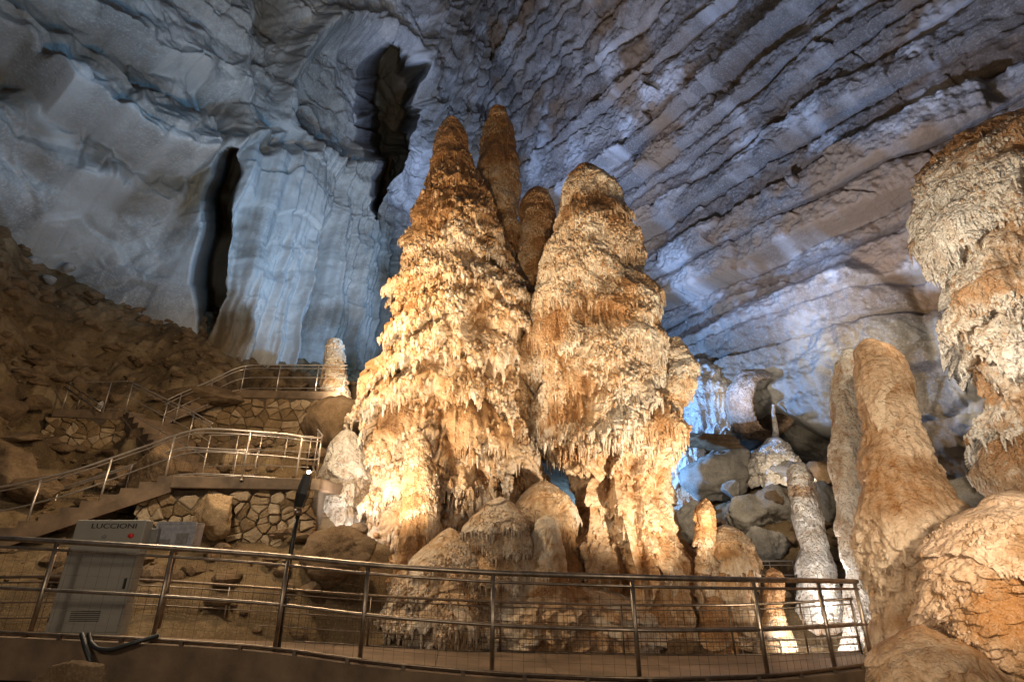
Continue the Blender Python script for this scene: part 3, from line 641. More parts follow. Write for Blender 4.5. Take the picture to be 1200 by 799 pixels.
slope = sstep(-3.5, -6.5, X+.1*(Y-12))*sstep(11.5, 14, Y)
rb = sstep(2.5, 4.5, X)*sstep(13, 15, Y)
V1, V2, vc = worley(X*1.5, Y*1.5, Z*1.5, 201); U1, U2, uc = worley(X*4, Y*4, Z*4, 202)
dz = .22*fbm(X*.6, Y*.6, 0*X, 5, 203, .55)+(slope+.5*rb)*(.35*(vc-.4)*sstep(0, .18, V2-V1)+.13*(uc-.5)*sstep(0, .2, U2-U1)+.15*fbm(X*2.5, Y*2.5, 0*X, 4, 204, .6))
tone = .3*(vc-.5)*slope+.22*fbm(X*.5, Y*.5, 0*X, 3, 205)
o = link('cave_floor', mesh_from('cave_floor', np.stack([X, Y, Z+dz], -1).reshape(-1, 3), grid_faces(*X.shape), {'tone': tone.ravel()}), M['soil'])
tag(o, 'brown earth and rubble floor of the cave rising to the walls', 'ground', kind='structure')
def gz(x, y): return float(ground(x, y))
# ------------------------------------------------------------------ boulders
def rock_verts(seed, n=5, planes=14, rough=.05, soft=.035):
    V, F = ICO[n]; r = np.random.default_rng(seed)
    N = r.normal(size=(planes, 3))*np.array([1, 1, 1.3]); N /= np.linalg.norm(N, axis=1)[:, None]; D = r.uniform(.62, 1., planes)
    t = V @ N.T; R = np.where(t > .05, D/np.maximum(t, .05), 9)
    R = -soft*np.log(np.exp(-np.minimum(R, 3)/soft).sum(1)+math.exp(-1.25/soft))
    if rough: R = R+rough*fbm(V[:, 0]*1.8+seed, V[:, 1]*1.8, V[:, 2]*1.8, 4, seed)+rough*.45*fbm(V[:, 0]*6+seed, V[:, 1]*6, V[:, 2]*6, 5, seed, .6)
    return V*R[:, None], F
def rotz(V, a):
    c, s_ = math.cos(a), math.sin(a); return np.stack([V[:, 0]*c-V[:, 1]*s_, V[:, 0]*s_+V[:, 1]*c, V[:, 2]], 1)
def boulder(name, label, x0, x1, y0, y1, Y, mat, seed, group=None, depth=1., n=5, rough=.13, planes=12, cat='boulder'):
    a = P(x0, (y0+y1)/2, Y); b = P(x1, (y0+y1)/2, Y); zt = P((x0+x1)/2, y0, Y).z; zb_ = P((x0+x1)/2, y1, Y).z
    V, F = rock_verts(seed, n, planes, rough)
    mn, mx = V.min(0), V.max(0); V = (V-(mn+mx)/2)/((mx-mn)/2)
    V = V*np.array([(b.x-a.x)/2, (b.x-a.x)/2*depth, (zt-zb_)/2])
    me = mesh_from(name, V+np.array([0, 0, (zt-zb_)/2]), F)
    o = link(name, me, M[mat]); o.location = ((a.x+b.x)/2, Y, zb_)
    return tag(o, label, cat, group)
B = [
 ('orange-brown wedge boulder beside the lower stair flight at the left edge', -30, 60, 514, 582, 11.6, 'boulder', .8),
 ('pale rounded boulder under the lower stair railing at the left', 15, 72, 556, 592, 11.2, 'boulder', .8),
 ('pointed tan slab leaning behind the turn of the lower stair railing', 150, 206, 518, 585, 11.9, 'boulder', .5),
 ('flat brown slab rock lying left of the side landing', -10, 44, 505, 520, 13.0, 'boulder', .8),
 ('large cracked boulder on the slope left of the side landing', -25, 22, 455, 505, 13.8, 'boulder', .9),
 ('squarish brown rock next to the side landing end post', 24, 56, 462, 482, 14.6, 'boulder', .9),
 ('yellowish round boulder behind the zigzag of stair railings', 140, 172, 466, 492, 16.6, 'boulder', .9),
 ('layered brown rock outcrop under the upper stair railing', 196, 282, 450, 478, 17.0, 'boulder', .5),
 ('triangular brown rock on the upper landing behind the railing', 308, 336, 444, 462, 19.5, 'boulder', .8),
 ('low brown rock right of the triangular one behind the upper railing', 330, 362, 447, 462, 19.8, 'boulder', .8),
 ('big brown rock ramp rising under the little lit stalagmite', 352, 446, 466, 560, 15.2, 'boulder', .9),
 ('dark shaggy brown boulder left of the short dark-tipped stalagmite', 352, 440, 614, 690, 10.7, 'boulder', .7),
 ('smooth rounded brown boulder on the far side of the deck', 742, 832, 748, 792, 11.3, 'boulder', .6),
 ('pale tan boulder under the walkway at the bottom left', 36, 132, 770, 850, 5.4, 'boulder', .7),
 ('large square grey block behind the slender white stalagmite', 876, 966, 538, 580, 18.2, 'grey_boulder', .7),
 ('long dark grey slab at the left of the boulder pile', 796, 884, 524, 588, 18.6, 'grey_boulder', .6),
 ('pale draped boulder in the middle of the grey pile', 848, 916, 578, 628, 16.6, 'grey_boulder', .8),
 ('slanting grey boulder leaning towards the slender stalagmite', 888, 938, 566, 622, 16.2, 'grey_boulder', .6),
 ('light grey rounded boulder just above the far small railing', 868, 934, 616, 672, 14.8, 'grey_boulder', .7),
 ('small brown rock perched on the grey pile', 898, 922, 574, 596, 16.0, 'boulder', .8),
 ('dark rock at the left foot of the grey pile', 788, 838, 584, 640, 16.4, 'grey_boulder', .7),
 ('reddish rock between slender stalagmite and white column', 944, 986, 540, 568, 17.0, 'boulder', .8),
 ('olive grey block right of the slender stalagmite', 950, 992, 560, 640, 15.6, 'grey_boulder', .8),
 ('small grey rounded stone by the pale draped boulder', 846, 868, 562, 586, 17.4, 'grey_boulder', .8),
 ('dark slab between tan stalagmite and flowstone bank', 1080, 1215, 560, 625, 10.6, 'grey_boulder', .6),
 ('broad brown rock shelf below the hollow dome', 790, 876, 508, 532, 19.0, 'boulder', .7),
 ('tan rock with a sloping face right of the hollow dome', 912, 1000, 470, 545, 20.6, 'grey_boulder', .6),
]
for i, (lb, x0, x1, y0, y1, Y, mt_, dp) in enumerate(B):
    boulder('boulder', lb, x0, x1, y0, y1, Y, mt_, 300+i*7, 'boulders lying around the cave', dp)
for i, (x, y, lb) in enumerate([(81, 314, 'white stone highest on the dark slope near the smooth wall'), (58, 328, 'small white stone on the dark slope below the highest one'), (20, 340, 'wide white stone at the left of the dark slope'), (38, 306, 'tiny white stone near the left wall foot'), (5, 326, 'white stone at the very left edge of the slope'), (118, 474, 'little pale stone by the side landing railing')]):
    h_ = hitL(x, y, 1.4-float(offrec(x, y))) if y < 400 else P(x, y, 15.6)
    boulder('white_rock', lb, x-(8 if i != 5 else 3), x+(8 if i != 5 else 3), y-5, y+5, h_.y-.4, 'white_stone', 700+i, 'white stones on the slope', .8, n=3, cat='stone')
# small rubble, uncountable
r = np.random.default_rng(77); Vs, Fs, n0 = [], [], 0
RV = [rock_verts(900+k, 2, 10, 0) for k in range(8)]
cnt = 0
while cnt < 4200:
    if r.random() < .8: x, y = r.uniform(-19, -3.5), r.uniform(9.4, 24)
    else: x, y = r.uniform(3, 13), r.uniform(13, 21)
    if (x-CORN[0])*NL[0]+(y-CORN[1])*NL[1] < -3: continue
    V, F = RV[cnt % 8]; sz = .04+.30*r.random()**4
    V = rotz(V*np.array([1, r.uniform(.6, 1), r.uniform(.35, .8)])*sz, r.uniform(0, 6.28))
    Vs.append(V+np.array([x, y, gz(x, y)+sz*.12])); Fs.append(F+n0); n0 += len(V); cnt += 1
o = link('rubble', mesh_from('rubble', np.concatenate(Vs), np.concatenate(Fs), smooth=False), M['boulder'])
tag(o, 'scattered small broken stones on the brown slope', 'rubble', kind='stuff')
# ------------------------------------------------------------------ hollow dome with the dark mouth
YD = 19.6
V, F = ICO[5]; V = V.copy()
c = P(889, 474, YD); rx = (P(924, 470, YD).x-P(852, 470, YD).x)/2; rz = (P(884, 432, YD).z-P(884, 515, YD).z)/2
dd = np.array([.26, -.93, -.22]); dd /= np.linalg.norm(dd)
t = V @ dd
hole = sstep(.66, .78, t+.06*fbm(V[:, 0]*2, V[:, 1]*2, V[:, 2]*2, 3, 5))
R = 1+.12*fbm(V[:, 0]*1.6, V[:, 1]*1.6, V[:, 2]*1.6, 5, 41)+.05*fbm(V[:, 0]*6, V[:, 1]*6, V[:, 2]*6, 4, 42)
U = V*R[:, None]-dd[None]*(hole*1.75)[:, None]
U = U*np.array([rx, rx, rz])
o = link('hollow_dome', mesh_from('hollow_dome', U+np.array([0, 0, rz]), F, {'tone': .5+.3*V[:, 2]-1.2*hole+.2*fbm(V[:, 0]*3, V[:, 1]*3, V[:, 2]*3, 3, 43)}), M['dome'])  # tone drops inside the mouth to paint its shade
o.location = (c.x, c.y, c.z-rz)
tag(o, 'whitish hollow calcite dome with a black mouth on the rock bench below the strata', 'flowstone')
formation('thin_stalagmite', 'thin white stick of calcite standing in the mouth of the hollow dome', 'stalagmite', [(474, 905, 908), (490, 905, 909), (505, 906, 912), (518, 904, 914)], 18.6, nz=80, nth=60, seed=401, mat='white', tier=.3, tamp=.05, droop=.05, pop=.03, tone0=.8, big=.03)
formation('white_cone', 'small white fluted cone of calcite below the hollow dome', 'stalagmite', [(514, 898, 916), (522, 888, 926), (534, 880, 934), (548, 876, 940)], 18.3, nz=120, nth=140, seed=402, mat='white', tier=.5, tamp=.2, droop=.2, pop=.15, lump=.4, lumpf=2, pops=600, prad=(.02,.05), tone0=.7, big=.2, flute=lambda z: z*0+1, flamp=.09)
# pale fluted skirt under the blue-lit bulge
formation('flowstone_skirt', 'blue-white fluted flowstone skirt at the foot of the layered wall', 'flowstone', [(428, 800, 836), (445, 796, 862), (475, 792, 872), (500, 790, 868), (512, 796, 860)], 21.5, nz=240, nth=260, seed=403, mat='white', tier=1.4, tamp=.3, droop=.4, pop=.1, tone0=.7, big=.3, flute=lambda z: z*0+.7, flamp=.25)
formation('flowstone_skirt', 'dim bluish drip-hung flowstone left of the long dark grey slab', 'flowstone', [(512, 792, 822), (530, 788, 832), (555, 786, 838), (590, 784, 840)], 19.5, nz=160, nth=160, seed=404, mat='white', tier=1., tamp=.3, droop=.4, pop=.1, tone0=.55, big=.2, flute=lambda z: z*0+.7, flamp=.25)
# apron of rippled flowstone in front of the giants
formation('flowstone_apron', 'low rippled apron of cream flowstone at the giants\' feet behind the far railing', 'flowstone', [(668, 540, 640), (682, 470, 720), (705, 430, 770), (735, 415, 800), (775, 400, 830)], 12.3, nz=300, nth=560, seed=405, mat='pale', ky=.55, tier=.5, tamp=.12, droop=.12, pop=.04, popf=5, tone0=.5, big=.22, lump=.2, lumpf=1.3, scal=.06)
# lumps along the fluted base
for i, (lb, rows, Y) in enumerate([('squat ochre knob at the foot of the fluted base, left of the deck boulder', [(722, 712, 738), (735, 706, 746), (765, 700, 752)], 11.6), ('tall ochre knob behind the far railing, right of the fluted base', [(700, 828, 846), (715, 820, 856), (740, 818, 862), (770, 812, 868)], 11.8), ('broad ochre foot lump in the middle of the fluted base', [(690, 760, 790), (705, 752, 802), (735, 748, 812), (765, 742, 818)], 12.0)]):
    formation('flowstone_mound', lb, 'flowstone', rows, Y, nz=140, nth=150, seed=420+i, mat='gold', tier=.5, tamp=.1, droop=.1, pop=.05, popf=6, tone0=.3, big=.1)
# ------------------------------------------------------------------ railings
def along(pts, n):
    pts = np.array([tuple(p) for p in pts], float); L = np.concatenate([[0], np.cumsum(np.linalg.norm(np.diff(pts, axis=0), axis=1))])
    t = np.linspace(0, L[-1], n); return np.stack([np.interp(t, L, pts[:, k]) for k in range(3)], 1)
def smoothp(pts, n=60, it=6):
    q = along(pts, n)
    for _ in range(it):
        q[1:-1] = q[1:-1]*.5+.25*(q[:-2]+q[2:])
    return q
def railing(label, path, height, posts, rails=(1., .93, .5, .04), rad=(.026, .015, .018, .018), postr=.022, mesh=None, wire=.0036, mat='steel', group='steel railings along the walkway', smooth=True, name='railing', postlean=0, extra_bottom=.06):
    """path: deck-level points; posts: fractions of the path length"""
    pts = smoothp(path, 80, 10) if smooth else along(path, 120)
    org = pts[len(pts)//2]; root = empty(name, tuple(org), label, 'railing', group)
    loc = pts-org
    for k, (hh, rr_) in enumerate(zip(rails, rad)):
        nm = 'handrail' if k == 0 else ('bottom_rail' if k == len(rails)-1 else 'middle_rail')
        b = MB(); b.tube(loc+np.array([0, 0, hh*height]), rr_, 10); link(nm, b.mesh(nm, True), M[mat], root)
    L = np.concatenate([[0], np.cumsum(np.linalg.norm(np.diff(loc, axis=0), axis=1))])
    at = lambda t: np.array([np.interp(t*L[-1], L, loc[:, k]) for k in range(3)])
    for t in posts:
        p = at(t); b = MB(); b.tube([p+[0, 0, -extra_bottom], p+[0, 0, height*.985]], postr, 10)
        b.tube([p+[0, 0, -extra_bottom], p+[0, 0, -extra_bottom+.015]], postr*2.2, 10)
        link('post', b.mesh('post', True), M[mat], root)
    if mesh:
        z0, z1, dx_, dz_ = mesh; b = MB(); n = int(L[-1]/dx_); w = wire
        for i in range(n+1):
            p = at(i/n); b.tube([p+[0, 0, z0*height], p+[0, 0, z1*height]], w, 3, False)
        k = int((z1-z0)*height/dz_)
        for j in range(k+1):
            b.tube(loc[::2]+np.array([0, 0, (z0+(z1-z0)*j/k)*height]), w, 3, False)
        link('wire_mesh', b.mesh('wire_mesh'), M['wire'], root)
    return root
# near deck railing: (px, py of rail top, depth, z of top)
def nearpt(px, py, Y, h=1.05):
    p = P(px, py, Y); return Vector((p.x, p.y, p.z-h))
near = [nearpt(-160, 620, 6.45), nearpt(-60, 627, 6.5), nearpt(68, 634, 6.6), nearpt(203, 642, 6.75), nearpt(340, 652, 6.86), nearpt(432, 662, 6.62), nearpt(578, 671, 6.38), nearpt(740, 676, 6.3), nearpt(882, 679, 6.7), nearpt(958, 680, 7.3), nearpt(1004, 681, 7.9)]
npth = smoothp(near, 80, 10); nL = np.concatenate([[0], np.cumsum(np.linalg.norm(np.diff(npth, axis=0), axis=1))])
pxs = proj(npth[:, 0], npth[:, 1], npth[:, 2]+1.05)[0]
fr = lambda x: float(np.interp(x, pxs, nL)/nL[-1])
railing('long curved steel railing nearest the viewer with thick dark handrail', near, 1.05, [fr(x) for x in (-120, 68, 203, 338, 432, 578, 740, 882, 958, 1001)], rails=(1., .91, .5, .06), rad=(.032, .017, .02, .02), postr=.026, mesh=(.07, .9, .12, .12), wire=.0017)
far = [P(-140, 748, 8.4), P(60, 742, 8.7), P(190, 745, 9.2), P(335, 752, 9.7), P(434, 758, 10.0), P(578, 764, 10.2), P(728, 768, 10.2), P(858, 769, 10.1), P(945, 767, 9.9), P(1012, 764, 9.6)]
fpth = smoothp(far, 80, 10); fLn = np.concatenate([[0], np.cumsum(np.linalg.norm(np.diff(fpth, axis=0), axis=1))])
fpx = proj(fpth[:, 0], fpth[:, 1], fpth[:, 2])[0]; ffr = lambda x: float(np.interp(x, fpx, fLn)/fLn[-1])
railing('long meshed steel railing along the far side of the deck', far, .78, [ffr(x) for x in (-60, 258, 430, 586, 732, 862, 948, 1010)], rails=(1., .9, .55, .28, .03), rad=(.022, .012, .011, .011, .012), postr=.016, mesh=(.05, .9, .11, .11), mat='steel2')
# deck between the two railings
A = npth.copy(); Bp = np.stack([np.interp(np.linspace(0, 1, 80), fLn/fLn[-1], fpth[:, k]) for k in range(3)], 1)
deck = empty('walkway_deck', tuple(A[40]), 'curved brown concrete walkway deck running between the two long railings', 'walkway')
o0 = np.array(A[40]); nA = A+np.array([0, -.10, -.02])
rowsP = [nA*(1-t)+(Bp+np.array([0, .12, 0]))*t for t in np.linspace(0, 1, 10)]
rowsP = [r_+np.array([0, 0, .012])*0 for r_ in rowsP]
top = np.concatenate(rowsP)-o0; under_ = top+np.array([0, 0, -.22])
b = MB(); b.add(top, grid_faces(10, 80)); b.add(under_, grid_faces(10, 80)[:, ::-1])
be = 9*80; ed = np.stack([top[be:be+80], under_[be:be+80]]).reshape(-1, 3); b.add(ed, grid_faces(2, 80)[:, ::-1])
ed = np.stack([under_.reshape(10, 80, 3)[:, -1], top.reshape(10, 80, 3)[:, -1]]).reshape(-1, 3); b.add(ed, grid_faces(2, 10)[:, ::-1])
link('deck_slab', b.mesh('deck_slab'), M['deckfloor'], deck)
for i in range(6, 78, 9):
    p, q = top.reshape(10, 80, 3)[1, i], top.reshape(10, 80, 3)[8, i]; b = MB(); h4 = np.array([0, 0, .004]); w4 = np.array([.005, 0, 0])
    V4 = np.concatenate([[top.reshape(10, 80, 3)[k, i]+h4-w4, top.reshape(10, 80, 3)[k, i]+h4+w4] for k in range(1, 10)]); b.add(V4, grid_faces(9, 2)); link('floor_joint', b.mesh('floor_joint'), M['black'], deck)
# outer kerb beam following the near edge
k = np.array([[0, -.14, .05], [0, .02, .05], [0, .02, -.34], [0, -.14, -.34]])
Vb = (A[:, None, :]+k[None])-o0; b = MB(); Vb = Vb.reshape(-1, 3)
b.add(Vb, grid_faces(80, 4, True)); link('edge_beam', b.mesh('edge_beam'), M['concrete'], deck)
for i in range(4, 78, 4):
    p = A[i]-o0; b = MB(); b.box(p[0]-.02, p[0]+.02, p[1]-.12, p[1]-.08, p[2]+.04, p[2]+.10)
    link('pipe_bracket', b.mesh('pipe_bracket'), M['steel2'], deck)
b = MB(); b.tube(A-o0+np.array([0, -.10, .10]), .016, 8); link('kerb_pipe', b.mesh('kerb_pipe', True), M['steel2'], deck)
# ------------------------------------------------------------------ landings, stairs, stone walls
def slab(label, quad, thick, name='landing_slab', mat='concrete'):
    q = [Vector(p) for p in quad]; c = sum(q, Vector())/4
    b = MB(); lo = [tuple(p-c-Vector((0, 0, thick))) for p in q]; hi = [tuple(p-c) for p in q]; b.bbox8(np.array(lo+hi))
    me = b.mesh(name); o = link(name, me, M[mat]); o.location = c
    m = o.modifiers.new('bevel', 'BEVEL'); m.width = .02; m.segments = 2
    return tag(o, label, 'landing')
def flat(px, py, Y, z):
    p = P(px, py, Y); return Vector((p.x, p.y, z))
slab('brown concrete slab of the lower stair landing above the rubble stone wall', [(a0.x, a0.y-.1, Z1), (a1.x+.1, a1.y-.1, Z1), (a1.x+.3, a1.y+2.1, Z1), (a0.x-.2, a0.y+2.1, Z1)], .24)
slab('brown concrete slab of the upper landing below the little lit stalagmite', [(b0.x, b0.y, Z2), (b1.x, b1.y, Z2), (b1.x, b1.y+2, Z2), (b0.x, b0.y+2, Z2)], .3)
slab('dark concrete slab of the side landing at the left', [(c0.x, c0.y, Z3), (c1.x, c1.y, Z3), (c1.x, c1.y+.9, Z3), (c0.x, c0.y+.9, Z3)], .26)
def stairs(label, A0, A1, width, nstep, group='concrete stair flights'):
    A0, A1 = Vector(A0), Vector(A1); D = A1-A0; W_ = Vector((-D.y, D.x, 0)).normalized()*width
    if W_.y < 0: W_ = -W_
    root = empty('stair_flight', tuple(A0), label, 'stairs', group); b = MB()
    for i in range(nstep):
        p = D*(i/nstep); q = D*((i+1)/nstep); zt = D.z*(i+1)/nstep
        lo = [(p.x, p.y, zt-.3), (q.x, q.y, zt-.3), (q.x+W_.x, q.y+W_.y, zt-.3), (p.x+W_.x, p.y+W_.y, zt-.3)]
        hi = [(x, y, zt) for x, y, _ in lo]; b.bbox8(np.array(lo+hi))
    link('steps', b.mesh('steps'), M['concrete'], root)
    Wn = W_.normalized()
    for off in (-.06, width+.002):
        b = MB(); u = Wn*off; v = Wn*(off+.055)
        lo = [(u.x, u.y, -.32), (D.x+u.x, D.y+u.y, D.z-.32), (D.x+v.x, D.y+v.y, D.z-.32), (v.x, v.y, -.32)]
        hi = [(x, y, z_+.2) for x, y, z_ in lo]; b.bbox8(np.array(lo+hi)); link('stringer', b.mesh('stringer'), M['concrete'], root)
s0 = P(-60, 644, 10.0); s1 = Vector((a0.x, a0.y, Z1))
stairs('lower stair flight climbing from the left edge to the lower landing', s0, s1, 1.5, 11)
d0 = Vector((P(232, 545, 13.4).x, 13.2, Z1)); d1 = Vector((c1.x, c1.y+.2, Z3))
stairs('middle stair flight climbing leftwards behind the lower landing', d0, d1, 1.3, 12)
e0 = Vector((P(190, 500, 16).x, 16.0, Z3+.05)); e1 = Vector((b0.x, b0.y+.2, Z2))
stairs('upper stair flight climbing rightwards to the upper landing', e0, e1, 1.3, 9)
g2 = 'steel railings on the stairs and landings'
def rpath(l): return [P(*a) for a in l]
railing('railing on the outer side of the lower stair flight and landing', [P(-70, 640, 10.3), P(0, 628, 10.4), P(67, 611, 10.5), P(147, 581, 10.85), P(215, 556, 10.75), P(253, 557, 10.7), P(330, 562, 11.0), P(366, 566, 11.3), P(372, 560, 12.0), P(366, 548, 13.0)], .95, [.16, .3, .445, .63, .75, .845, .97], rails=(1., .92, .5, .03), rad=(.024, .014, .016, .016), mat='pale_steel', group=g2)
railing('railing on the inner side of the lower stair flight and landing', [P(-70, 640, 11.6), P(15, 622, 11.6), P(70, 604, 11.6), P(140, 580, 11.8), P(205, 556, 11.8), P(285, 560, 12.0), P(300, 556, 12.5)], .62, [.33, .55, .8, .9, .985], rails=(1., .93, .04), rad=(.02, .013, .014), postr=.016, mesh=(.06, .93, .1, .2), mat='pale_steel', group=g2)
railing('short meshed railing at the back of the lower landing', [P(236, 548, 12.9), P(300, 546, 13.0), P(362, 549, 13.0)], .8, [.02, .28, .5, .75, .98], rails=(1., .5, .04), rad=(.016, .012, .012), postr=.014, mesh=(.06, .95, .1, .12), mat='pale_steel', group=g2)
railing('railing descending from the side landing towards the lower landing', [P(142, 480, 15.1), P(182, 503, 14.2), P(220, 524, 13.4), P(240, 538, 13.0)], .9, [.05, .5, .8], rails=(1., .9, .5, .04), rad=(.018, .013, .012, .012), postr=.015, mat='pale_steel', group=g2)
railing('railing across the side landing with a slanting brace at its left', [P(72, 481, 15.2), P(104, 481, 15.2), P(140, 480, 15.2)], .9, [.0, .72], rails=(1., .03), rad=(.017, .012), postr=.017, mat='pale_steel', group=g2, smooth=False)
b = MB(); p0, p1 = P(77, 447, 15.2), P(120, 476, 15.1); b.tube([(0, 0, 0), tuple(p1-p0)], .016, 8); b.tube([(0, 0, -.16), tuple(p1-p0-Vector((0, 0, .16)))], .024, 8)
q = (p1-p0)*.45; b.tube([tuple(q), (q.x, q.y, q.z-.55)], .016, 8); q = (p1-p0)*.97; b.tube([tuple(q), (q.x, q.y, q.z-.2)], .014, 8)
o = link('slanting_rail', b.mesh('slanting_rail', True), M['steel']); o.location = p0; tag(o, 'short slanting double rail on the side landing', 'railing')
railing('railing of the upper stair flight and upper landing', [P(186, 503, 15.9), P(198, 496, 16.1), P(237, 478, 16.8), P(270, 460, 17.5), P(286, 456, 17.7), P(308, 456, 17.7), P(362, 456, 17.8), P(404, 456, 17.9)], .92, [.08, .25, .44, .63, .84, .99], rails=(1., .86, .48, .04), rad=(.022, .014, .014, .012), postr=.019, mat='pale_steel', group=g2)
railing('small distant railing right of the grey boulders', [P(878, 690, 13.6), P(936, 690, 13.6)], .62, [.02, .5, .98], rails=(1., .85, .5, .04), rad=(.016, .01, .01, .01), postr=.014, mesh=(.04, .95, .08, .3), mat='pale_steel', group=g2, smooth=False)
railing('low kerb railing between far deck edge and the lit bases at the right', [P(868, 762, 10.7), P(940, 764, 10.6), P(1010, 760, 10.2)], .2, [.02, .35, .7, .98], rails=(1., .4), rad=(.014, .012), postr=.012, mat='pale_steel', group=g2)
def stonewall(label, p0, p1, height, seed, taper=0., sw=(.16, .5), sh=(.1, .28), lit=0):
    p0, p1 = Vector(p0), Vector(p1); D = p1-p0; L = D.length; ux = D/L; n = Vector((ux.y, -ux.x, 0)).normalized()
    if n.y > 0: n = -n
    root = empty('stone_wall', tuple(p0), label, 'stone wall', 'rubble retaining walls under the landings')
    b = MB(); b.bbox8(np.array([tuple(v) for v in (Vector((0, 0, -.4)), D-Vector((0, 0, .4)), D-Vector((0, 0, .4))-n*.7, -n*.7-Vector((0, 0, .4)), Vector((0, 0, height)), D+Vector((0, 0, height)), D+Vector((0, 0, height))-n*.7, -n*.7+Vector((0, 0, height)))]))
    link('wall_core', b.mesh('wall_core'), M['mortar'], root)
    r = np.random.default_rng(seed); sd_ = []; zc = 0.
    while zc < height:
        hh = r.uniform(*sh); x = -r.uniform(0, .3)
        while x < L+.2:
            w = r.uniform(*sw)*(hh/.2)**.3
            if r.random() < .28: sd_ += [(x+w/2+r.normal(0, .02), zc+hh*.25), (x+w/2+r.normal(0, .05), zc+hh*.78)]
            else: sd_.append((x+w/2, zc+hh/2+r.normal(0, .045)))
            x += w
        zc += hh
    sd_ = np.array(sd_); b = MB(); Ts = []
    for i, c in enumerate(sd_):
        poly = [np.array(p) for p in ((max(-.02, c[0]-.6), max(0, c[1]-.5)), (min(L+.02, c[0]+.6), max(0, c[1]-.5)), (min(L+.02, c[0]+.6), min(height-.005, c[1]+.5)), (max(-.02, c[0]-.6), min(height-.005, c[1]+.5)))]
        if c[0] < -.02 or c[0] > L or c[1] > height: continue
        near_ = np.argsort(((sd_-c)**2).sum(1))[1:18]
        for j in near_:
            mid = (c+sd_[j])/2; nn = (sd_[j]-c); out = []
            for k in range(len(poly)):
                A_, B_ = poly[k], poly[(k+1) % len(poly)]; da, db = (A_-mid) @ nn, (B_-mid) @ nn
                if da <= 0: out.append(A_)
                if da*db < 0: out.append(A_+(B_-A_)*(da/(da-db)))
            poly = out
            if len(poly) < 3: break
        if len(poly) < 3: continue
        pl_ = np.array(poly); keep = np.linalg.norm(pl_-np.roll(pl_, 1, 0), axis=1) > .012; pl_ = pl_[keep]
        if len(pl_) < 3: continue
        ctr = pl_.mean(0); ext = np.linalg.norm(pl_-ctr, axis=1).mean()
        if ext < .03: continue
        pl_ = ctr+(pl_-ctr)*(1-np.minimum(.35, r.uniform(.008, .02)/ext))
        # two edge points per side so the outline is rough
        mids = (pl_+np.roll(pl_, -1, 0))/2+r.normal(0, .009, pl_.shape); P2 = np.empty((2*len(pl_), 2)); P2[0::2] = pl_; P2[1::2] = mids
        dep = r.uniform(.02, .10); tilt = r.normal(0, .12, 2); m = len(P2)
        rings = []
        for (k_, d_) in ((1., -.15), (1., dep*.45), (.93, dep*.85), (.78, dep)):
            q = ctr+(P2-ctr)*k_; rings.append(np.column_stack([q, np.full(m, d_)+(q-ctr) @ tilt*(d_ > 0)+r.normal(0, .006, m)*(d_ > 0)]))
        V3 = np.concatenate(rings+[np.array([[ctr[0], ctr[1], dep+.006]])])
        W3 = np.array(ux)[None]*V3[:, :1]+np.array(n)[None]*V3[:, 2:3]+np.array([0, 0, 1.])[None]*V3[:, 1:2]
        kk = np.arange(m); F4 = np.concatenate([np.stack([o_*m+kk, o_*m+(kk+1) % m, (o_+1)*m+(kk+1) % m, (o_+1)*m+kk], 1) for o_ in range(3)])
        F3 = np.stack([3*m+kk, 3*m+(kk+1) % m, np.full(m, 4*m)], 1)
        b.v.append(W3.astype(f32)); b.q.append(F4+b.n); b.t.append(F3+b.n); b.n += len(W3); Ts.append(np.full(len(W3), r.normal(0, .27)))
    me = mesh_from('stones', np.concatenate(b.v), [np.concatenate(b.q), np.concatenate(b.t)], {'tone': np.concatenate(Ts)}, smooth=False)
    link('stones', me, M['walls'], root)
    return root
w0 = Vector((P(150, 640, 10.75).x, 10.75, .9)); w1 = Vector((a1.x+.05, a1.y-.0, 1.0))
stonewall('rubble stone wall carrying the lower landing, behind the lamp pole', w0, w1, Z1-.24-.95, 5)
w0 = Vector((P(226, 500, 17.7).x, 17.62, Z2-2.6)); w1 = Vector((b1.x, b1.y+.02, Z2-2.6))
stonewall('rubble stone wall under the upper landing', w0, w1, 2.3, 6, sw=(.3, .62), sh=(.2, .36))
w0 = Vector((c0.x-.1, c0.y+.05, Z3-1.35)); w1 = Vector((c1.x+.6, c1.y+.05, Z3-1.35))
stonewall('low dark rubble wall under the side landing', w0, w1, 1.08, 7, sw=(.2, .5), sh=(.12, .24))
boulder('wall_boulder', 'big rough ochre boulder built into the lower rubble wall', 224, 274, 578, 634, 10.62, 'walls', 812, None, .45)
# ------------------------------------------------------------------ cabinets, boxes, lamps, cables
def panel(px0t, px1t, pyt, px0b, px1b, pyb, Y): pass
Yc = 7.35
zt, zb_ = zat(609, Yc), zat(745, Yc)
xl = P(50, 745, Yc).x; xr = P(138, 745, Yc).x
cab = empty('control_cabinet', (xl, Yc, zb_), 'tall pale grey control cabinet with black lettering and a red button behind the near railing', 'cabinet')
W_, H_ = xr-xl, zt-zb_
b = MB(); b.box(0, W_, 0, .16, 0, H_); o = link('body', b.mesh('body'), M['cab'], cab); m = o.modifiers.new('bevel', 'BEVEL'); m.width = .012; m.segments = 2
b = MB(); b.box(.02, W_-.02, -.012, -.002, .04, H_*.80); o = link('door', b.mesh('door'), M['cab'], cab); m = o.modifiers.new('bevel', 'BEVEL'); m.width = .004
dr = o
for k in (.12, .68):
    b = MB(); b.tube([(.018, -.016, H_*k), (.018, -.016, H_*k+.09)], .009, 8); link('hinge', b.mesh('hinge', True), M['steel2'], dr)
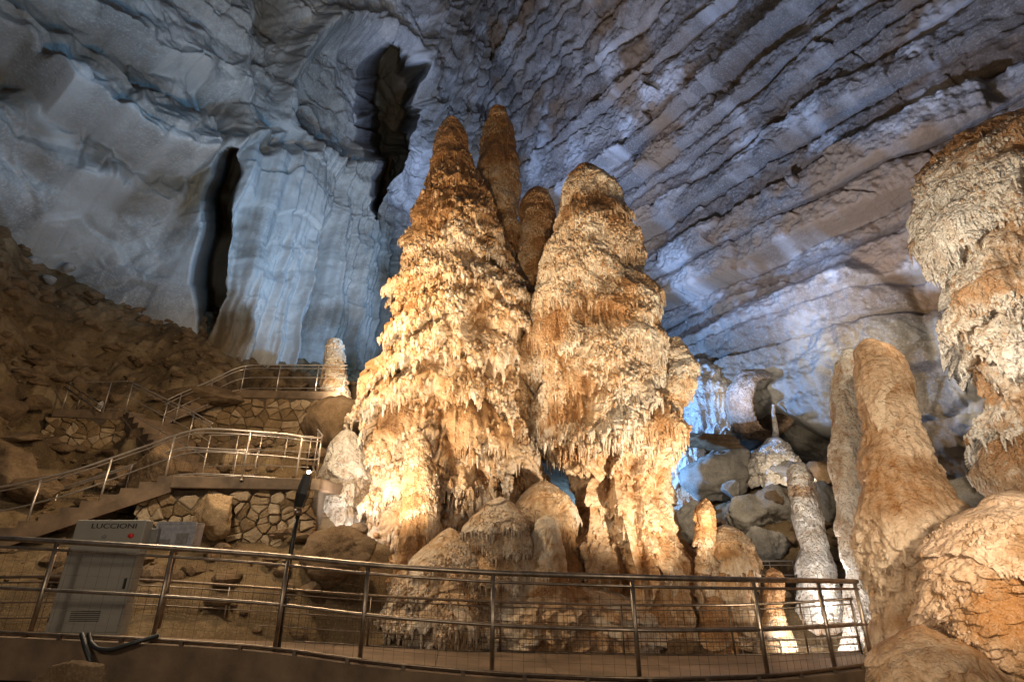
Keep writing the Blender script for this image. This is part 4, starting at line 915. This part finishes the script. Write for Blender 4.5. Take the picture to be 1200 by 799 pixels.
b = MB(); b.tube([(W_-.07, -.03, H_*.40), (W_-.07, -.03, H_*.47)], .009, 8); b.box(W_-.085, W_-.055, -.024, -.011, H_*.39, H_*.48); link('handle', b.mesh('handle'), M['black'], dr)
for k in range(6):
    b = MB(); b.box(W_*.3, W_*.7, -.016, -.0115, H_*.12+k*.022, H_*.12+k*.022+.009); link('vent_slot', b.mesh('vent_slot'), M['black'], dr)
b = MB(); b.tube([(W_*.84, -.03, H_*.855), (W_*.84, .0, H_*.855)], .03, 14); link('red_button', b.mesh('red_button', True), M['red'], cab)
b = MB(); b.tube([(W_*.46, -.02, H_*.845), (W_*.46, .0, H_*.845)], .022, 12); link('round_label', b.mesh('round_label', True), M['white_stone'], cab)
cu = bpy.data.curves.new('lettering', 'FONT'); cu.body = 'LUCCIONI'; cu.size = .13; cu.extrude = .002; cu.align_x = 'CENTER'
to = bpy.data.objects.new('lettering_text', cu); COL.objects.link(to); bpy.context.view_layer.update()
me = bpy.data.meshes.new_from_object(to.evaluated_get(bpy.context.evaluated_depsgraph_get())); bpy.data.objects.remove(to)
me.name = 'lettering'
co = np.empty(len(me.vertices)*3, f32); me.vertices.foreach_get('co', co); co = co.reshape(-1, 3); co[:, :] -= (co.max(0)+co.min(0))/2
co[:, 0] *= .64*W_/(co[:, 0].max()-co[:, 0].min()); co[:, 1] *= .062/(co[:, 1].max()-co[:, 1].min())
me.vertices.foreach_set('co', co.ravel()); me.update(); me.materials.clear()
o = link('lettering', me, M['black'], cab); o.rotation_euler = (math.pi/2, 0, 0); o.location = (W_*.56, -.006, H_*.945)
b = MB(); q0 = P(153, 619, 7.5); q1 = P(181, 641, 7.5)
b.box(0, q1.x-q0.x, 0, .25, 0, q0.z-q1.z); o = link('junction_box', b.mesh('junction_box'), M['cabside']); o.location = (q0.x, 7.5, q1.z)
m = o.modifiers.new('bevel', 'BEVEL'); m.width = .01; m.segments = 2; tag(o, 'small grey junction box beside the tall cabinet', 'box')
b = MB(); qa, qb = P(60, 672, 7.42), P(182, 680, 7.6)
# acrylic cover
q0 = P(186, 612, 7.55); q1 = P(224, 640, 7.55); w_, h_ = q1.x-q0.x, q0.z-q1.z
cv = empty('acrylic_case', (q0.x, 7.55, q1.z), 'clear-fronted white case standing beside the junction box', 'case')
b = MB(); b.box(0, w_, .012, .22, 0, h_); link('case_body', b.mesh('case_body'), M['acryl'], cv)
b = MB()
for (x0, x1, z0, z1) in ((-.012, .02, -.012, h_+.012), (w_-.02, w_+.012, -.012, h_+.012), (.02, w_-.02, h_-.02, h_+.012), (.02, w_-.02, -.012, .02)): b.box(x0, x1, -.01, .009, z0, z1)
link('case_frame', b.mesh('case_frame'), M['acryl'], cv)
b = MB(); b.box(w_*.55, w_*.85, .0, .01, .03, h_*.55); b.box(w_*.12, w_*.4, .0, .01, .03, h_*.3); link('case_contents', b.mesh('case_contents'), M['cabside'], cv)
b = MB(); b.tube([(w_/2, .1, -.002), (w_/2, .1, -1.0)], .03, 10); link('stand', b.mesh('stand', True), M['steel2'], cv)
# black cable below the cabinet
def cable(label, pts, r, name='cable', mat='black'):
    q = smoothp(pts, 60, 8); c = q[0].copy(); b = MB(); b.tube(q-c, r, 8); o = link(name, b.mesh(name, True), M[mat]); o.location = c; return tag(o, label, 'cable')
cable('thick black cable curving from the cabinet foot along the deck edge', [P(104, 742, 6.55), P(106, 752, 6.5), P(114, 760, 6.45), P(130, 761, 6.45), P(160, 752, 6.5), P(186, 744, 6.6)], .024)
cable('second black cable dropping from the cabinet foot over the deck edge', [P(96, 742, 6.5), P(100, 758, 6.42), P(106, 774, 6.4), P(112, 792, 6.5)], .026)
cable('thin dark rope hanging down the smooth wall from above', [P(272, -20, 21), P(262, 40, 20.6), P(247, 120, 20.2), P(238, 180, 19.8), P(225, 240, 19.6), P(214, 300, 19.4), P(205, 343, 19.3)], .022, 'hanging_rope')
b = MB(); b.tube([(0, 0, 0), (0, 0, -.32)], [.13, .16], 12); b.tube([(0, 0, .12), (0, 0, 0)], .05, 8); o = link('rope_weight', b.mesh('rope_weight', True), M['blackm']); o.location = P(203, 343, 19.3); tag(o, 'small dark fixture at the end of the hanging rope', 'fixture')
def aim(o, target):
    o.rotation_euler = (Vector(target)-Vector(o.location)).to_track_quat('-Z', 'Y').to_euler()
def floodlight(label, loc, target, size=.2, lens='lens', group='floodlights', name='floodlight'):
    """box floodlight on a U bracket; its lamp is the spot added beside it"""
    root = empty(name, tuple(loc), label, 'lamp', group)
    d = (Vector(target)-Vector(loc)).normalized(); q = d.to_track_quat('-Z', 'Y').to_matrix().to_4x4()
    s_ = size; b = MB(); b.bbox8(np.array([tuple(q @ Vector(v)) for v in ((-s_*.6, -s_*.42, s_*.35), (s_*.6, -s_*.42, s_*.35), (s_*.6, s_*.42, s_*.35), (-s_*.6, s_*.42, s_*.35), (-s_*.75, -s_*.55, -s_*.2), (s_*.75, -s_*.55, -s_*.2), (s_*.75, s_*.55, -s_*.2), (-s_*.75, s_*.55, -s_*.2))])[[3, 2, 1, 0, 7, 6, 5, 4]])
    for k in range(-3, 4): b.box(-.006*s_*5+k*s_*.16, .006*s_*5+k*s_*.16, -s_*.4, s_*.4, s_*.36, s_*.5, q)
    hs = link('housing', b.mesh('housing'), M['blackm'], root)
    b = MB(); b.box(-s_*.66, s_*.66, -s_*.47, s_*.47, -s_*.23, -s_*.21, q); link('lens', b.mesh('lens'), M[lens], hs)
    b = MB(); b.tube([(-s_*.85, 0, 0), (-s_*.85, 0, -s_*.8), (s_*.85, 0, -s_*.8), (s_*.85, 0, 0)], .012, 6); b.box(-s_*.3, s_*.3, -s_*.3, s_*.3, -s_*1.0, -s_*.8); link('bracket', b.mesh('bracket'), M['blackm'], root)
    return root
def spot(name, loc, target, watts, col, ang=70, blend=.6, rad=.12):
    l = bpy.data.lights.new(name, 'SPOT'); l.energy = watts; l.color = col; l.spot_size = math.radians(ang); l.spot_blend = blend; l.shadow_soft_size = rad
    o = bpy.data.objects.new(name, l); COL.objects.link(o); o.location = loc; aim(o, target); return o
def point(name, loc, watts, col, rad=.1):
    l = bpy.data.lights.new(name, 'POINT'); l.energy = watts; l.color = col; l.shadow_soft_size = rad
    o = bpy.data.objects.new(name, l); COL.objects.link(o); o.location = loc; return o
WARM = (1., .73, .44); CREAM = (1., .83, .61); WHITE = (1., .92, .84); BLUE = (.20, .46, 1.); TEAL = (.17, .54, 1.); VIOL = (.47, .59, 1.)
T = lambda px, py, Y: tuple(P(px, py, Y))
def flood_spot(label, loc, target, watts, col, ang=80, size=.18, lens='lens', group='floodlights', fixture=True, rad=.12, blend=.7):
    d = (Vector(target)-Vector(loc)).normalized()
    if fixture: floodlight(label, loc, target, size, lens, group)
    spot('flood_or_fill_lamp', tuple(Vector(loc)+d*(size*.35+.02)), target, watts, col, ang, blend, rad)
# visible black floodlights on the deck edge
flood_spot('black floodlight with a small glowing glint standing behind the far railing at the centre', T(606, 748, 10.75), T(560, 560, 12), 260, WARM, 120, .26, group='black floodlights at the foot of the giants')
flood_spot('large black floodlight left of the centre post, aimed up the golden giant', T(578, 738, 10.7), T(540, 300, 14), 1200, WARM, 110, .3, group='black floodlights at the foot of the giants')
flood_spot('small black floodlight silhouetted on lit flowstone, left of the large black one', T(545, 722, 10.8), T(560, 600, 13), 260, WARM, 110, .2, group='black floodlights at the foot of the giants')
# pole lamp beside the lower landing
pl = empty('lamp_pole', tuple(P(325, 766, 6.95)), 'dark pole with a long black lamp head rising from the near railing', 'lamp')
base = P(325, 766, 6.95); pts = [P(325, 766, 6.95), P(334, 690, 6.95), P(342, 640, 6.95), P(349, 604, 6.95)]
b = MB(); b.tube([tuple(p-base) for p in pts], .028, 10); link('pole', b.mesh('pole', True), M['blackm'], pl)
b = MB(); pts = [P(349, 604, 6.95), P(350, 596, 6.95)]; b.tube([tuple(p-base) for p in pts], [.05, .05], 10); link('joint', b.mesh('joint', True), M['steel2'], pl)
b = MB(); h0, h1 = P(350, 594, 6.95)-base, P(361, 556, 6.95)-base; b.tube([tuple(h0), tuple(h0*.6+h1*.4), tuple(h1)], [.06, .085, .06], 6); lh = link('lamp_head', b.mesh('lamp_head'), M['blackm'], pl)
b = MB(); V, F = ICO[2]; b.add(V*.022+np.array(P(362, 553, 6.95)-base), F); link('bulb', b.mesh('bulb', True), M['lensw'], lh)
for q in (P(335, 660, 6.9)-base, P(333, 703, 6.9)-base):
    b = MB(); b.box(q.x-.03, q.x+.05, q.y-.05, q.y+.03, q.z-.03, q.z+.03); link('clamp', b.mesh('clamp'), M['black'], pl)
# ------------------------------------------------------------------ lighting
W = bpy.data.worlds.new('World'); S.world = W; W.use_nodes = True
bg = W.node_tree.nodes['Background']; bg.inputs[0].default_value = (.62, .60, .66, 1); bg.inputs[1].default_value = .07
# warm floods on the giants; added fills are marked
spot('flood_or_fill_lamp', T(392, 642, 8.8), T(500, 450, 13), 1250, CREAM, 80)
spot('flood_or_fill_lamp', T(960, 760, 8.4), T(700, 430, 13), 2600, CREAM, 75)
spot('flood_or_fill_lamp', T(600, 715, 4.0), T(600, 250, 14), 2000, WARM, 60)
spot('flood_or_fill_lamp', T(392, 600, 11.0), T(440, 560, 13), 120, WHITE, 130)
spot('flood_or_fill_lamp', T(404, 462, 17.6), T(392, 430, 19.2), 240, CREAM, 140)
spot('flood_or_fill_lamp', T(960, 740, 13.4), T(800, 420, 13), 1800, WHITE, 80)
spot('flood_or_fill_lamp', T(945, 775, 10.6), T(965, 700, 12.4), 200, WHITE, 120)
spot('flood_or_fill_lamp', T(965, 735, 12.0), T(1000, 560, 11), 650, WHITE, 90)
spot('flood_or_fill_lamp', T(1045, 300, 7.4), T(1165, 350, 9.2), 480, CREAM, 110)
spot('flood_or_fill_lamp', T(1300, 540, 4.6), T(1100, 600, 8.4), 620, CREAM, 90)
spot('flood_or_fill_lamp', T(800, 740, 3.4), T(1090, 500, 9), 500, CREAM, 70)
spot('flood_or_fill_lamp', T(840, 462, 17.8), T(884, 450, 19.6), 95, CREAM, 80)
point('flood_or_fill_lamp', (-4.6, 10.6, 7.2), 980, WARM, .3)  # added fill without a source, brightens the left slope
point('flood_or_fill_lamp', (-5.5, 8.0, 4.6), 330, CREAM, .3)  # added fill light to brighten the stairs
spot('flood_or_fill_lamp', (5.6, 13.4, 5.0), (7.2, 17, 1.8), 420, CREAM, 75)  # added spot that brightens the grey boulder pile
spot('flood_or_fill_lamp', T(945, 560, 15.5), T(956, 500, 20.6), 160, CREAM, 100)
# unseen fill lights added beside the viewer to brighten cabinet and rails
point('viewer_fill', (-3.5, 1.0, 2.6), 240, CREAM, .3)
point('viewer_fill', (3.0, 1.5, 2.6), 190, CREAM, .3)
# cool floods on the walls, plus one added warm fill
spot('wall_light', (.6, 18.6, 4.), (11, 24, 10), 4700, BLUE, 130)
spot('wall_light', (5.5, 13, 9.), (13, 17, 20), 3600, VIOL, 130)
spot('wall_light', (9.6, 13.2, 7.), (16, 15.5, 10), 800, CREAM, 140)  # added fill where the tan stalagmite shadows the wall
spot('wall_light', (-1.5, 20, 14.), (4, 30, 28), 4400, VIOL, 120)
spot('wall_light', (-2.5, 17, 9.), (-10, 27, 17), 1900, (.26, .58, 1.), 105)
spot('wall_light', (-5.0, 10, 10.), (-16, 17, 26), 1700, TEAL, 120)
# ------------------------------------------------------------------ camera and view
cam = bpy.data.cameras.new('camera'); co_ = bpy.data.objects.new('camera', cam); COL.objects.link(co_)
cam.sensor_width = 36; cam.lens = 18; cam.clip_end = 300; cam.clip_start = .05
co_.location = (0, 0, EYE); co_.rotation_euler = (math.pi/2+PITCH, 0, 0); S.camera = co_
S.render.resolution_x = 1024; S.render.resolution_y = 681
S.view_settings.view_transform = 'Standard'; S.view_settings.look = 'None'; S.view_settings.exposure = .42; S.view_settings.gamma = 1
